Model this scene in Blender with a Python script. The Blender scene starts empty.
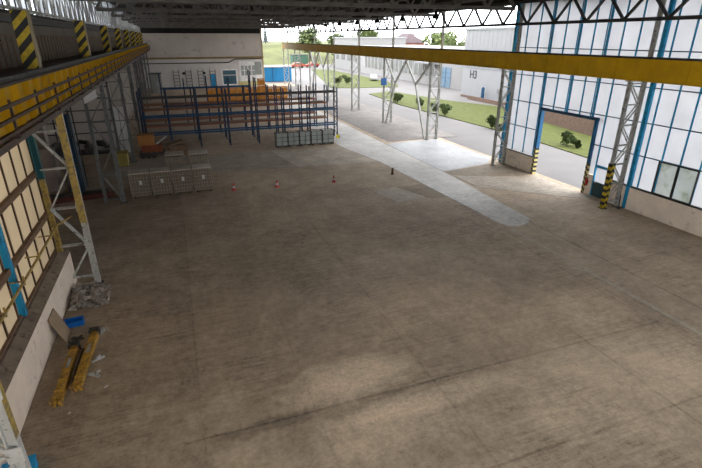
import bpy, bmesh, math, random
from mathutils import Vector, Matrix
random.seed(7)
SC = bpy.context.scene
COL = SC.collection

# ---------------------------------------------------------------- camera
def cam_setup():
    f, vx, vy, H = 468.0, 167.0, 38.0, 10.3
    pitch = math.atan((234 - vy) / f)
    up = Vector((0, math.cos(pitch), -math.sin(pitch)))          # world up, in (right, up, forward)
    fw = Vector((vx - 351, 234 - vy, f)).normalized()
    Y = (fw - up * fw.dot(up)).normalized()
    Z = up
    X = Vector((Y.y * Z.z - Y.z * Z.y, Y.z * Z.x - Y.x * Z.z, Y.x * Z.y - Y.y * Z.x))
    if X.x < 0: X = -X
    right = Vector((X.x, Y.x, Z.x)); upv = Vector((X.y, Y.y, Z.y)); fwd = Vector((X.z, Y.z, Z.z))
    M = Matrix(((right.x, upv.x, -fwd.x, 0), (right.y, upv.y, -fwd.y, 0), (right.z, upv.z, -fwd.z, H), (0, 0, 0, 1)))
    cd = bpy.data.cameras.new('camera'); co = bpy.data.objects.new('camera', cd); COL.objects.link(co)
    co.matrix_world = M
    cd.sensor_fit = 'HORIZONTAL'; cd.sensor_width = 36.0; cd.lens = 36.0 * f / 702.0
    cd.clip_start = 0.1; cd.clip_end = 2000
    SC.camera = co
cam_setup()

# ---------------------------------------------------------------- sky and exposure
SKY = 6.4
w = bpy.data.worlds.new('overcast_sky'); SC.world = w; w.use_nodes = True
nt = w.node_tree; nt.nodes.clear()
wo = nt.nodes.new('ShaderNodeOutputWorld'); bg = nt.nodes.new('ShaderNodeBackground')
bg.inputs[0].default_value = (0.93, 0.96, 1.0, 1); bg.inputs[1].default_value = SKY
nt.links.new(bg.outputs[0], wo.inputs[0])
SC.view_settings.view_transform = 'Standard'; SC.view_settings.look = 'None'
SC.view_settings.exposure = 0.0; SC.view_settings.gamma = 1.0; SC.view_settings.use_curve_mapping = False
SC.cycles.max_bounces = 10; SC.cycles.diffuse_bounces = 6; SC.cycles.transmission_bounces = 6
SC.cycles.sample_clamp_indirect = 8.0

# ---------------------------------------------------------------- materials
MATS = {}
def mat(name, col, rough=0.7, metal=0.0, var=0.25, scale=1.5, dirt=None, dirt_amt=0.0, bump=0.0, spec=0.3):
    """paint / concrete like surface: base colour varied by two noises, optional dirt patches."""
    if name in MATS: return MATS[name]
    m = bpy.data.materials.new(name); m.use_nodes = True; t = m.node_tree; N = t.nodes; L = t.links
    b = N['Principled BSDF']; b.inputs['Roughness'].default_value = rough; b.inputs['Metallic'].default_value = metal
    b.inputs['Specular IOR Level'].default_value = spec
    tc = N.new('ShaderNodeTexCoord')
    n1 = N.new('ShaderNodeTexNoise'); n1.inputs['Scale'].default_value = scale; n1.inputs['Detail'].default_value = 6; n1.inputs['Roughness'].default_value = 0.65
    L.new(tc.outputs['Object'], n1.inputs['Vector'])
    r = N.new('ShaderNodeValToRGB'); e = r.color_ramp.elements
    e[0].position = 0.25; e[1].position = 0.75
    e[0].color = tuple(c * (1 - var) for c in col) + (1,); e[1].color = tuple(min(1, c * (1 + var)) for c in col) + (1,)
    L.new(n1.outputs['Fac'], r.inputs['Fac']); out = r.outputs['Color']
    if dirt:
        n2 = N.new('ShaderNodeTexNoise'); n2.inputs['Scale'].default_value = scale * 2.3; n2.inputs['Detail'].default_value = 8
        L.new(tc.outputs['Object'], n2.inputs['Vector'])
        r2 = N.new('ShaderNodeValToRGB'); r2.color_ramp.elements[0].position = 0.62 - dirt_amt * 0.3; r2.color_ramp.elements[1].position = 0.72 - dirt_amt * 0.2
        L.new(n2.outputs['Fac'], r2.inputs['Fac'])
        mx = N.new('ShaderNodeMixRGB'); L.new(r2.outputs['Color'], mx.inputs['Fac']); L.new(out, mx.inputs['Color1'])
        mx.inputs['Color2'].default_value = tuple(dirt) + (1,); out = mx.outputs['Color']
    L.new(out, b.inputs['Base Color'])
    if bump:
        bp = N.new('ShaderNodeBump'); bp.inputs['Strength'].default_value = bump; bp.inputs['Distance'].default_value = 0.05
        L.new(n1.outputs['Fac'], bp.inputs['Height']); L.new(bp.outputs['Normal'], b.inputs['Normal'])
    MATS[name] = m; return m

def mat_glass(name, col, var=0.08, smudge=None):
    """frosted / wired profile glass: diffuse transmission plus a little reflection."""
    m = bpy.data.materials.new(name); m.use_nodes = True; t = m.node_tree; N = t.nodes; L = t.links
    N.clear(); out = N.new('ShaderNodeOutputMaterial')
    tr = N.new('ShaderNodeBsdfTranslucent'); df = N.new('ShaderNodeBsdfDiffuse'); ad = N.new('ShaderNodeAddShader')
    tc = N.new('ShaderNodeTexCoord'); n1 = N.new('ShaderNodeTexNoise'); n1.inputs['Scale'].default_value = 0.9; n1.inputs['Detail'].default_value = 5
    L.new(tc.outputs['Object'], n1.inputs['Vector'])
    r = N.new('ShaderNodeValToRGB'); e = r.color_ramp.elements; e[0].position = .3; e[1].position = .7
    e[0].color = tuple(c * (1 - var) for c in col) + (1,); e[1].color = tuple(c * (1 + var) for c in col) + (1,)
    L.new(n1.outputs['Fac'], r.inputs['Fac']); o = r.outputs['Color']
    if smudge:
        n2 = N.new('ShaderNodeTexNoise'); n2.inputs['Scale'].default_value = 1.4; n2.inputs['Detail'].default_value = 4
        L.new(tc.outputs['Object'], n2.inputs['Vector'])
        r2 = N.new('ShaderNodeValToRGB'); r2.color_ramp.elements[0].position = .5; r2.color_ramp.elements[1].position = .62
        L.new(n2.outputs['Fac'], r2.inputs['Fac'])
        mx = N.new('ShaderNodeMixRGB'); L.new(r2.outputs['Color'], mx.inputs['Fac']); L.new(o, mx.inputs['Color1'])
        mx.inputs['Color2'].default_value = tuple(smudge) + (1,); o = mx.outputs['Color']
    L.new(o, tr.inputs['Color']); df.inputs['Color'].default_value = tuple(c * .5 for c in col) + (1,)
    L.new(tr.outputs[0], ad.inputs[0]); L.new(df.outputs[0], ad.inputs[1]); L.new(ad.outputs[0], out.inputs['Surface'])
    MATS[name] = m; return m

def mat_hazard(name, c1, c2, axis, per=0.62, mode='diag', wear=0.3):
    """diagonal or chevron warning bands on a post; axis = horizontal axis the stripe climbs along."""
    m = bpy.data.materials.new(name); m.use_nodes = True; t = m.node_tree; N = t.nodes; L = t.links
    b = N['Principled BSDF']; b.inputs['Roughness'].default_value = .6
    tc = N.new('ShaderNodeTexCoord'); sp = N.new('ShaderNodeSeparateXYZ'); L.new(tc.outputs['Object'], sp.inputs[0])
    h = sp.outputs[axis]
    def M(op, a, bb):
        n = N.new('ShaderNodeMath'); n.operation = op
        for i, v in enumerate((a, bb)):
            if v is None: continue
            if isinstance(v, (int, float)): n.inputs[i].default_value = v
            else: L.new(v, n.inputs[i])
        return n.outputs[0]
    if mode == 'chevron': h = M('ABSOLUTE', h, None)
    s = M('ADD' if mode == 'chevron' else 'SUBTRACT', sp.outputs['Z'], h)
    fr = M('FRACT', M('DIVIDE', M('ADD', s, 50.0), per), None)
    g = M('GREATER_THAN', fr, 0.5)
    mx = N.new('ShaderNodeMixRGB'); L.new(g, mx.inputs['Fac']); mx.inputs['Color1'].default_value = tuple(c1) + (1,); mx.inputs['Color2'].default_value = tuple(c2) + (1,)
    n1 = N.new('ShaderNodeTexNoise'); n1.inputs['Scale'].default_value = 5; n1.inputs['Detail'].default_value = 6; L.new(tc.outputs['Object'], n1.inputs['Vector'])
    r = N.new('ShaderNodeValToRGB'); r.color_ramp.elements[0].position = .3; r.color_ramp.elements[0].color = (1 - wear,) * 3 + (1,); r.color_ramp.elements[1].position = .6
    L.new(n1.outputs['Fac'], r.inputs['Fac'])
    mu = N.new('ShaderNodeMixRGB'); mu.blend_type = 'MULTIPLY'; mu.inputs['Fac'].default_value = 1; L.new(mx.outputs[0], mu.inputs['Color1']); L.new(r.outputs[0], mu.inputs['Color2'])
    L.new(mu.outputs[0], b.inputs['Base Color'])
    MATS[name] = m; return m

def mat_floor(name, base, streak=0.35, joints_x=(), joints_y=(), patches=(), grit=.5, rough=0.8, lane=False):
    """worn concrete: broad blotches, fine grain, dark joints at given x / y, paler or darker patches (x, y, rx, ry, strength)."""
    m = bpy.data.materials.new(name); m.use_nodes = True; t = m.node_tree; N = t.nodes; L = t.links
    b = N['Principled BSDF']; b.inputs['Specular IOR Level'].default_value = .25
    g = N.new('ShaderNodeNewGeometry'); P = g.outputs['Position']
    sp = N.new('ShaderNodeSeparateXYZ'); L.new(P, sp.inputs[0])
    def M(op, a, bb=None, cc=None, clamp=False):
        n = N.new('ShaderNodeMath'); n.operation = op; n.use_clamp = clamp
        for i, v in enumerate((a, bb, cc)):
            if v is None: continue
            if isinstance(v, (int, float)): n.inputs[i].default_value = v
            else: L.new(v, n.inputs[i])
        return n.outputs[0]
    def noise(sc, det=6, rg=.6, vec=P):
        n = N.new('ShaderNodeTexNoise'); n.inputs['Scale'].default_value = sc; n.inputs['Detail'].default_value = det; n.inputs['Roughness'].default_value = rg
        L.new(vec, n.inputs['Vector']); return n.outputs['Fac']
    big = noise(.16, 4, .6); mid = noise(.8, 8, .7); fine = noise(9, 4, .7)
    # streaks along the hall
    mp = N.new('ShaderNodeMapping'); mp.inputs['Scale'].default_value = (1.0, .12, 1); L.new(P, mp.inputs['Vector'])
    stk = noise(.9, 6, .65, mp.outputs[0])
    mp2 = N.new('ShaderNodeMapping'); mp2.inputs['Scale'].default_value = (.12, 1.3, 1); L.new(P, mp2.inputs['Vector'])
    stk2 = noise(1.1, 6, .7, mp2.outputs[0])
    v = M('MULTIPLY_ADD', M('SUBTRACT', big, .5), 1.0, .95)
    v = M('ADD', v, M('MULTIPLY', M('SUBTRACT', mid, .5), 1.0))
    v = M('ADD', v, M('MULTIPLY', M('SUBTRACT', fine, .5), .55))
    v = M('ADD', v, M('MULTIPLY', M('SUBTRACT', stk, .5), streak))
    v = M('ADD', v, M('MULTIPLY', M('SUBTRACT', stk2, .5), streak * .7))
    mid2 = noise(.45, 5, .6)
    wob = M('MULTIPLY', M('SUBTRACT', mid, .5), .16)
    def jline(c, pos, wd, lo=None, hi=None, oc=None):
        d = M('ABSOLUTE', M('SUBTRACT', M('ADD', c, wob), pos))
        k = M('MULTIPLY', M('SUBTRACT', 1.0, M('DIVIDE', d, wd), clamp=True), M('MULTIPLY', mid2, 1.7))
        if lo is not None:
            k = M('MULTIPLY', k, M('GREATER_THAN', oc, lo)); k = M('MULTIPLY', k, M('LESS_THAN', oc, hi))
        return k
    for (pos, wd, lo, hi, st) in joints_x: v = M('SUBTRACT', v, M('MULTIPLY', jline(sp.outputs['X'], pos, wd, lo, hi, sp.outputs['Y']), st))
    for (pos, wd, lo, hi, st) in joints_y: v = M('SUBTRACT', v, M('MULTIPLY', jline(sp.outputs['Y'], pos, wd, lo, hi, sp.outputs['X']), st))
    for (px, py, rx, ry, st) in patches:
        dx = M('DIVIDE', M('SUBTRACT', M('ADD', sp.outputs['X'], M('MULTIPLY', M('SUBTRACT', mid, .5), 2.2)), px), rx); dy = M('DIVIDE', M('SUBTRACT', M('ADD', sp.outputs['Y'], M('MULTIPLY', M('SUBTRACT', stk, .5), 1.2)), py), ry)
        d = M('SQRT', M('ADD', M('MULTIPLY', dx, dx), M('MULTIPLY', dy, dy)))
        k = M('MULTIPLY', M('SUBTRACT', 1.15, d, clamp=True), 1.6, clamp=True)
        v = M('ADD', v, M('MULTIPLY', k, M('MULTIPLY', M('ADD', M('MULTIPLY', fine, 1.1), .2), st)))
    # hairline cracks: cell borders kept only in patches
    wv = N.new('ShaderNodeVectorMath'); wv.operation = 'ADD'; L.new(P, wv.inputs[0])
    cn = N.new('ShaderNodeTexNoise'); cn.inputs['Scale'].default_value = 1.1; cn.inputs['Detail'].default_value = 5; L.new(P, cn.inputs['Vector']); L.new(cn.outputs['Color'], wv.inputs[1])
    vo = N.new('ShaderNodeTexVoronoi'); vo.feature = 'DISTANCE_TO_EDGE'; vo.inputs['Scale'].default_value = .22; L.new(wv.outputs[0], vo.inputs['Vector'])
    ck = M('SUBTRACT', 1.0, M('DIVIDE', vo.outputs['Distance'], .006), clamp=True)
    v = M('SUBTRACT', v, M('MULTIPLY', ck, M('MULTIPLY', M('SUBTRACT', M('MULTIPLY', big, 3.0), 1.3, clamp=True), .3)))
    # pitted grit and dark spots
    gr = noise(26, 3, .8)
    v = M('ADD', v, M('MULTIPLY', M('SUBTRACT', gr, .5), grit))
    sp2 = noise(2.3, 3, .5)
    v = M('SUBTRACT', v, M('MULTIPLY', M('SUBTRACT', sp2, .66, clamp=True), 2.0))
    if lane:
        ln = M('GREATER_THAN', M('ADD', -.5, wob), sp.outputs['X'])
        v = M('SUBTRACT', v, M('MULTIPLY', ln, .08))
    mp3 = N.new('ShaderNodeMapping'); mp3.inputs['Scale'].default_value = (.5, 5.0, 1); L.new(P, mp3.inputs['Vector'])
    scr = noise(1.6, 7, .8, mp3.outputs[0])
    rough_zone = M('MULTIPLY', M('SUBTRACT', noise(.22, 2, .5), .38, clamp=True), 4.5, clamp=True)
    v = M('ADD', v, M('MULTIPLY', M('SUBTRACT', scr, .5), M('MULTIPLY', rough_zone, 1.7)))
    m4 = noise(3.5, 6, .75)
    v = M('ADD', v, M('MULTIPLY', M('SUBTRACT', m4, .5), 1.1))
    v = M('MAXIMUM', v, .25)
    cm = N.new('ShaderNodeMixRGB'); cm.blend_type = 'MULTIPLY'; cm.inputs['Fac'].default_value = 1
    cm.inputs['Color1'].default_value = tuple(base) + (1,); L.new(v, cm.inputs['Color2'])
    L.new(cm.outputs[0], b.inputs['Base Color'])
    rr = M('ADD', M('MULTIPLY', M('SUBTRACT', mid, .5), .3), rough, clamp=True); L.new(rr, b.inputs['Roughness'])
    bp = N.new('ShaderNodeBump'); bp.inputs['Strength'].default_value = .25; bp.inputs['Distance'].default_value = .02; L.new(fine, bp.inputs['Height']); L.new(bp.outputs[0], b.inputs['Normal'])
    MATS[name] = m; return m

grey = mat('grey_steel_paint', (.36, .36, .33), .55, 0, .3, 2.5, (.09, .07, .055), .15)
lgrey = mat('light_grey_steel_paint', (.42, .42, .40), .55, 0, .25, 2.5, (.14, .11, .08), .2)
dgrey = mat('dark_steel', (.045, .043, .042), .6, 0, .35, 2)
roofst = mat('roof_steel', (.125, .112, .098), .6, 0, .4, 1.2)
yel = mat('yellow_beam_paint', (.54, .31, .003), .5, 0, .2, .9)
yel2 = mat('worn_yellow_paint', (.38, .27, .07), .6, 0, .35, 3, (.2, .15, .09), .45)
yelscrap = mat('scraped_yellow_paint', (.42, .23, .03), .6, 0, .4, 5, (.16, .10, .05), .4)
white = mat('white_plaster', (.80, .68, .56), .85, 0, .12, 1.2, (.6, .5, .4), .05, .3)
rust = mat('brown_rust', (.075, .048, .032), .75, 0, .45, 3)
brownw = mat('brown_stained_timber', (.17, .105, .065), .8, 0, .35, 3)
blue = mat('blue_paint', (.014, .27, .50), .45, 0, .2, 2, (.03, .1, .16), .15)
dblue = mat('dark_blue_rack_paint', (.014, .03, .065), .5, 0, .35, 3)
rackblue = mat('blue_rack_beam_paint', (.015, .06, .13), .5, 0, .3, 3)
teal = mat('teal_paint', (.01, .075, .09), .5, 0, .25, 2)
bright = mat('bright_blue_plastic', (.008, .12, .42), .4, 0, .1, 3)
cyan = mat('cyan_paint', (.01, .30, .62), .45, 0, .1, 3)
orange = mat('orange_rack_paint', (.25, .10, .06), .6, 0, .35, 3)
amber = mat('amber_stillage_paint', (.52, .21, .02), .55, 0, .35, 1.5)
redp = mat('red_paint', (.42, .02, .015), .5, 0, .1, 4)
orred = mat('orange_red_paint', (.35, .07, .03), .5, 0, .15, 1)
whitep = mat('white_paint', (.42, .42, .42), .5, 0, .08, 3)
paper = mat('white_paper', (.62, .61, .58), .8, 0, .05, 4)
wood = mat('grey_weathered_timber', (.30, .25, .19), .85, 0, .35, 5, (.15, .12, .09), .2)
board = mat('chipboard', (.30, .215, .14), .85, 0, .15, 6)
concw = mat('painted_concrete_wall', (.53, .47, .42), .85, 0, .10, .35, (.4, .36, .32), .08)
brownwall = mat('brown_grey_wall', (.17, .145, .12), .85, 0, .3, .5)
plinthr = mat('plinth_render', (.80, .69, .57), .85, 0, .15, 1.0, (.6, .5, .4), .1, .2)
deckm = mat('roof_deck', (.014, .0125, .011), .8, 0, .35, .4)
asph = mat('pale_asphalt', (.148, .137, .132), .9, 0, .12, .25)
grassm = mat('lawn_grass', (.070, .080, .016), .95, 0, .4, 1.4, (.085, .09, .018), .2, .6)
drygrass = mat('dry_grass', (.085, .09, .028), .95, 0, .4, .12)
leafm = mat('tree_leaves', (.11, .14, .05), .8, 0, .5, .35)
leafd = mat('dark_shrub_leaves', (.045, .065, .018), .8, 0, .5, 2)
conif = mat('conifer_needles', (.055, .065, .06), .9, 0, .4, .5)
bark = mat('bark', (.05, .04, .03), .9, 0, .3, 3)
brick = mat('brick_wall_render', (.16, .105, .08), .9, 0, .3, 2.0, (.1, .07, .055), .2)
h3wall = mat('pale_cladding', (.29, .29, .30), .6, 0, .06, .6)
h3clad = mat('grey_cladding', (.235, .235, .24), .5, 0, .06, .6)
winm = mat('grey_window_glass', (.135, .135, .13), .25, 0, .2, .3, None, 0, 0, .5)
bluegl = mat('blue_tinted_glass', (.035, .10, .14), .2, 0, .3, .6, None, 0, 0, .5)
rubm = mat('rubble', (.27, .235, .2), .9, 0, .5, 4)
black = mat('black_rubber', (.012, .012, .012), .7)
roofred = mat('red_roof_tiles', (.085, .06, .064), .8, 0, .2, .5)
redwall = mat('salmon_render', (.22, .10, .07), .8, 0, .15, .5)
dull = mat('dull_machine_red', (.075, .03, .02), .7, 0, .4, 4)
grime = mat('dark_grime_metal', (.055, .05, .045), .7, 0, .5, 3)
glassR = mat_glass('frosted_white_glass', (.43, .43, .437), .05)
glassL = mat_glass('yellowed_frosted_glass', (.31, .27, .21), .07)
glassC = mat_glass('clerestory_glass', (.42, .43, .44), .3)
glassD = mat_glass('dirty_grey_glass', (.34, .35, .34), .1, (.22, .24, .20))
hazY = mat_hazard('yellow_black_bands', (.012, .011, .010), (.52, .36, .01), 'X', .56)
hazC = mat_hazard('yellow_black_chevrons', (.012, .011, .010), (.52, .38, .01), 'X', .42, 'chevron')
hazW = mat_hazard('yellow_white_black_bands', (.02, .02, .02), (.56, .46, .16), 'Y', .36)
floorm = mat_floor('worn_concrete_floor', (.40, .308, .22), lane=True,
    joints_x=((-.5, .06, 9, 30, .14), (2.75, .05, 4, 17, .14), (6.7, .06, 5, 26, .2), (13.05, .06, 3, 11, .32), (16.55, .08, 2, 30, .2), (19.2, .07, 8, 22, .3), (22.9, .05, 4, 22, .2)),
    joints_y=((10.6, .07, -1, 17.5, .34), (7.1, .07, 6, 17.5, .3), (3.6, .07, -2, 17.5, .35), (17.6, .05, 4, 13, .2), (20.2, .05, 17.5, 27, .25), (27.4, .05, 17.5, 27, .25), (15.2, .05, 19.5, 27, .25), (13.6, .05, 0, 6, .15)),
    patches=((4.2, 11.6, 2.3, 1.0, .95), (6.3, 9.9, 3.4, .5, .6), (4.4, 9.2, 2.6, 1.0, .4), (12.5, 8.6, 5.5, 2.2, .3), (14, 12.5, 4, 1.6, .25), (1.3, 10.5, 1.8, .3, -.5), (9, 15, 4, 2, .15), (10, 24, 5, 4, -.2), (4, 20, 4, 3, -.12)))
slabm = mat_floor('pale_concrete_slab', (.47, .435, .39), .3, rough=.55)
slabw = mat_floor('white_concrete_slab', (.285, .28, .28), .25, rough=.5)
slabb = mat_floor('beige_concrete_slab', (.42, .355, .285), .3, rough=.8)
slabd = mat_floor('dark_patched_floor', (.29, .23, .165), .3)
apron = mat_floor('outdoor_concrete_apron', (.205, .182, .166), .3, joints_x=((23, .08, 40, 110, .2),), joints_y=((52, .1, 20, 40, .2), (64, .1, 20, 40, .2), (76, .1, 20, 40, .2)), rough=.9)

# ---------------------------------------------------------------- mesh helpers
class MB:
    def __init__(s): s.v = []; s.f = []
    def add(s, vs, fs):
        o = len(s.v); s.v += [tuple(v) for v in vs]; s.f += [tuple(i + o for i in f) for f in fs]; return s
    def box(s, x0, y0, z0, x1, y1, z1):
        return s.add([(x0, y0, z0), (x1, y0, z0), (x1, y1, z0), (x0, y1, z0), (x0, y0, z1), (x1, y0, z1), (x1, y1, z1), (x0, y1, z1)],
                     [(0, 3, 2, 1), (4, 5, 6, 7), (0, 1, 5, 4), (1, 2, 6, 5), (2, 3, 7, 6), (3, 0, 4, 7)])
    def cbox(s, cx, cy, cz, sx, sy, sz, rz=0, ry=0, rx=0):
        R = Matrix.Rotation(rz, 3, 'Z') @ Matrix.Rotation(ry, 3, 'Y') @ Matrix.Rotation(rx, 3, 'X')
        b = MB().box(-sx / 2, -sy / 2, -sz / 2, sx / 2, sy / 2, sz / 2)
        return s.add([Vector((cx, cy, cz)) + R @ Vector(v) for v in b.v], b.f)
    def bar(s, a, b, w, h=None, ref=(0, 0, 1)):
        a = Vector(a); b = Vector(b); h = h or w; d = (b - a)
        if d.length < 1e-6: return s
        d.normalize(); r = Vector(ref)
        if abs(d.dot(r)) > .98: r = Vector((0, 1, 0)) if abs(d.y) < .9 else Vector((1, 0, 0))
        u = d.cross(r).normalized() * w / 2; v = u.cross(d).normalized() * h / 2
        return s.add([a - u - v, a + u - v, a + u + v, a - u + v, b - u - v, b + u - v, b + u + v, b - u + v],
                     [(0, 3, 2, 1), (4, 5, 6, 7), (0, 1, 5, 4), (1, 2, 6, 5), (2, 3, 7, 6), (3, 0, 4, 7)])
    def ibeam(s, a, b, w, h, tk=.03, ref=(0, 0, 1)):
        """I section from a to b; h along ref, w across."""
        a = Vector(a); b = Vector(b); d = (b - a).normalized(); r = Vector(ref)
        u = d.cross(r).normalized(); v = u.cross(d).normalized()
        s.bar(a + v * (h / 2 - tk / 2), b + v * (h / 2 - tk / 2), w, tk, ref); s.bar(a - v * (h / 2 - tk / 2), b - v * (h / 2 - tk / 2), w, tk, ref)
        return s.bar(a, b, tk, h - 2 * tk, ref)
    def tube(s, pts, r, n=8):
        pts = [Vector(p) for p in pts]; rings = []
        o = len(s.v)
        for i, p in enumerate(pts):
            d = (pts[min(i + 1, len(pts) - 1)] - pts[max(i - 1, 0)]).normalized()
            rf = Vector((0, 0, 1)) if abs(d.z) < .9 else Vector((1, 0, 0))
            u = d.cross(rf).normalized(); v = u.cross(d)
            for k in range(n):
                a = 2 * math.pi * k / n; s.v.append(tuple(p + (u * math.cos(a) + v * math.sin(a)) * r))
        for i in range(len(pts) - 1):
            for k in range(n):
                s.f.append((o + i * n + k, o + i * n + (k + 1) % n, o + (i + 1) * n + (k + 1) % n, o + (i + 1) * n + k))
        s.f.append(tuple(o + k for k in range(n))[::-1]); s.f.append(tuple(o + (len(pts) - 1) * n + k for k in range(n)))
        return s
    def lathe(s, prof, n=16, cx=0, cy=0):
        o = len(s.v)
        for (r, z) in prof:
            for k in range(n):
                a = 2 * math.pi * k / n; s.v.append((cx + r * math.cos(a), cy + r * math.sin(a), z))
        for i in range(len(prof) - 1):
            for k in range(n): s.f.append((o + i * n + k, o + i * n + (k + 1) % n, o + (i + 1) * n + (k + 1) % n, o + (i + 1) * n + k))
        s.f.append(tuple(o + k for k in range(n))[::-1]); s.f.append(tuple(o + (len(prof) - 1) * n + k for k in range(n)))
        return s
    def prism(s, poly, z0, z1):
        n = len(poly); o = len(s.v)
        s.v += [(x, y, z0) for x, y in poly] + [(x, y, z1) for x, y in poly]
        s.f.append(tuple(o + i for i in range(n))[::-1]); s.f.append(tuple(o + n + i for i in range(n)))
        for i in range(n): s.f.append((o + i, o + (i + 1) % n, o + n + (i + 1) % n, o + n + i))
        return s
    def build(s, name, m, parent=None, loc=None, bevel=0, smooth=False):
        me = bpy.data.meshes.new(name); me.from_pydata(s.v, [], s.f); me.update()
        bm = bmesh.new(); bm.from_mesh(me); bmesh.ops.recalc_face_normals(bm, faces=bm.faces); bm.to_mesh(me); bm.free()
        me.materials.append(m)
        if smooth:
            for p in me.polygons: p.use_smooth = True
        o = bpy.data.objects.new(name, me); COL.objects.link(o)
        if parent: o.parent = parent
        if loc: o.location = loc
        if bevel:
            b = o.modifiers.new('bevel', 'BEVEL'); b.width = bevel; b.segments = 2; b.limit_method = 'ANGLE'
        return o

def tag(o, label, cat, group=None, kind=None):
    o['label'] = label; o['category'] = cat
    if group: o['group'] = group
    if kind: o['kind'] = kind
    return o
def thing(name, label, cat, loc=(0, 0, 0), rz=0, group=None):
    o = bpy.data.objects.new(name, None); COL.objects.link(o); o.location = loc; o.rotation_euler = (0, 0, rz)
    o.empty_display_size = .2
    return tag(o, label, cat, group)
def struct(o): o['kind'] = 'structure'; return o
def dup(root, loc, rz=None, label=None, group=None):
    r = root.copy(); COL.objects.link(r); r.location = loc
    if rz is not None: r.rotation_euler = (0, 0, rz)
    if label: r['label'] = label
    if group: r['group'] = group
    for ch in list(root.children):
        c = ch.copy(); COL.objects.link(c); c.parent = r
        for g in list(ch.children):
            d = g.copy(); COL.objects.link(d); d.parent = c
    return r
ORD = ['first', 'second', 'third', 'fourth', 'fifth', 'sixth', 'seventh', 'eighth', 'ninth', 'tenth', 'eleventh', 'twelfth', 'thirteenth', 'fourteenth', 'fifteenth', 'sixteenth', 'seventeenth', 'eighteenth', 'nineteenth', 'twentieth']

CY = [9.6, 21.6, 33.6, 45.6, 57.6, 69.6, 81.6, 93.6, 105.6, 117.0]
FARY = 117.6
# ================================================================ SETTING
struct(MB().box(-16, -6, -.3, 27.3, 119, 0).build('floor', floorm))
struct(MB().box(27.3, -60, -.35, 140, 420, -.03).add(*(lambda b: (b.v, b.f))(MB().box(-90, 119, -.35, 27.3, 420, -.03))).build('ground', asph))
def slab(name, poly, m, z=.012): return struct(MB().prism(poly, .001, z).build(name, m))
slab('floor_slab_strip', [(16.6, 37.9), (17.35, 21.6), (19.6, 21.5), (20.2, 32.5), (20.1, 45), (20.6, 112), (15.6, 112), (15.3, 45.3)], slabm)
slab('floor_slab_white', [(20.25, 33.2), (25.3, 34.2), (26.9, 36), (26.6, 45.6), (20.2, 44.9)], slabw)
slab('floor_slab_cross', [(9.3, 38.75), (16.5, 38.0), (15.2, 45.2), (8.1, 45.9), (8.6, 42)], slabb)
slab('floor_slab_cross_shaded', [(-6, 40.1), (2.7, 39.4), (9.2, 38.76), (8.5, 42), (8.0, 45.9), (-6, 46.3)], mat_floor('shaded_beige_slab', (.33, .275, .22), .3))  # left end of the cross slab, its shade put into a darker beige
slab('floor_slab_patch', [(12.6, 30.2), (13.3, 27.2), (15.7, 27.5), (14.6, 30.6)], slabb)
slab('floor_slab_patch_near', [(14.75, 30.5), (15.85, 27.3), (17.1, 27.2), (16.8, 30.5)], slabd, .01)
slab('floor_slab_side', [(20.4, 28.4), (26.6, 22.8), (26.7, 29.6), (25.3, 29.4), (20.3, 31.8)], slabb)
slab('floor_slab_dark', [(20.3, 32.1), (25.2, 29.9), (26.6, 30), (26.7, 33.6), (25.2, 34), (20.3, 33)], slabd, .01)
slab('floor_apron', [(20.9, 45.8), (29.5, 46), (30.3, 112), (20.9, 112)], apron)
slab('floor_slab_rail', [(16.6, 2), (19.25, 2), (19.55, 21.4), (17.4, 21.5), (17.0, 24)], mat_floor('smooth_taupe_slab', (.40, .31, .225), .12, joints_x=((16.68, .07, 2, 21, .45), (19.25, .1, 2, 21.4, .35)), grit=.2), .009)
# rail let into the floor
rl = MB(); rl.box(17.38, 2, .001, 17.45, 20.6, .02); rl.box(17.52, 2, .001, 17.56, 20.6, .012)
tag(rl.build('floor_rail', mat('worn_rail', (.42, .37, .30), .7, 0, .3, 3)), 'thin pale steel rail let into the hall floor along its right side', 'rail')
slab('floor_patch_repair', [(17.3, 21.9), (17.6, 21.0), (18.4, 20.9), (19.1, 21.1), (19.5, 21.7), (19.0, 22.2), (18.2, 22.1)], slabm, .016)

# roof
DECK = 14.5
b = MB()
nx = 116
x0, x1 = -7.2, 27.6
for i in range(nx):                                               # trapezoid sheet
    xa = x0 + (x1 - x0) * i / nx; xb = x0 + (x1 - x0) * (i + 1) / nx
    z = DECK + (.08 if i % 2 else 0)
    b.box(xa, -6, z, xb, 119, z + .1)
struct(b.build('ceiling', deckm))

# far wall
fw = MB().box(-7, FARY, 0, 20.6, FARY + .4, DECK)
struct(fw.build('wall_far', concw))
lowf = struct(MB().box(-6.9, FARY - .02, 0, 20.6, FARY, 5.9).build('trim_far_painted_band', mat('pale_lower_wall', (.62, .575, .54), .85, 0, .12, .4)))
struct(MB().box(-6.9, FARY - .35, 5.95, 20.7, FARY - .02, 6.35).build('trim_far_rail', mat('ochre_band', (.24, .17, .07), .7, 0, .2, .8)))
struct(MB().box(14.5, FARY - .06, 0, 20.6, FARY - .02, .95).build('trim_far_yellow_base', mat('pale_yellow_paint', (.55, .47, .22), .7, 0, .15, .8)))
struct(MB().box(20.35, FARY - .1, 0, 20.7, FARY + .41, DECK).build('trim_far_corner', mat('corner_ochre', (.42, .34, .22), .7, 0, .15, .8)))
p = MB().tube([(-6.5, FARY - .15, 5.1), (12.6, FARY - .15, 5.1), (14.0, FARY - .15, 5.8), (20.3, FARY - .15, 5.85)], .1)
tag(p.build('wall_pipe', grime), 'dark pipe running along the far wall with one bend', 'pipe')

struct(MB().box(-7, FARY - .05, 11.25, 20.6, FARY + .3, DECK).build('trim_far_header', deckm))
struct(MB().box(27.35, -6, 12.8, 27.6, 119, DECK + .1).build('trim_right_fascia', deckm))
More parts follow.
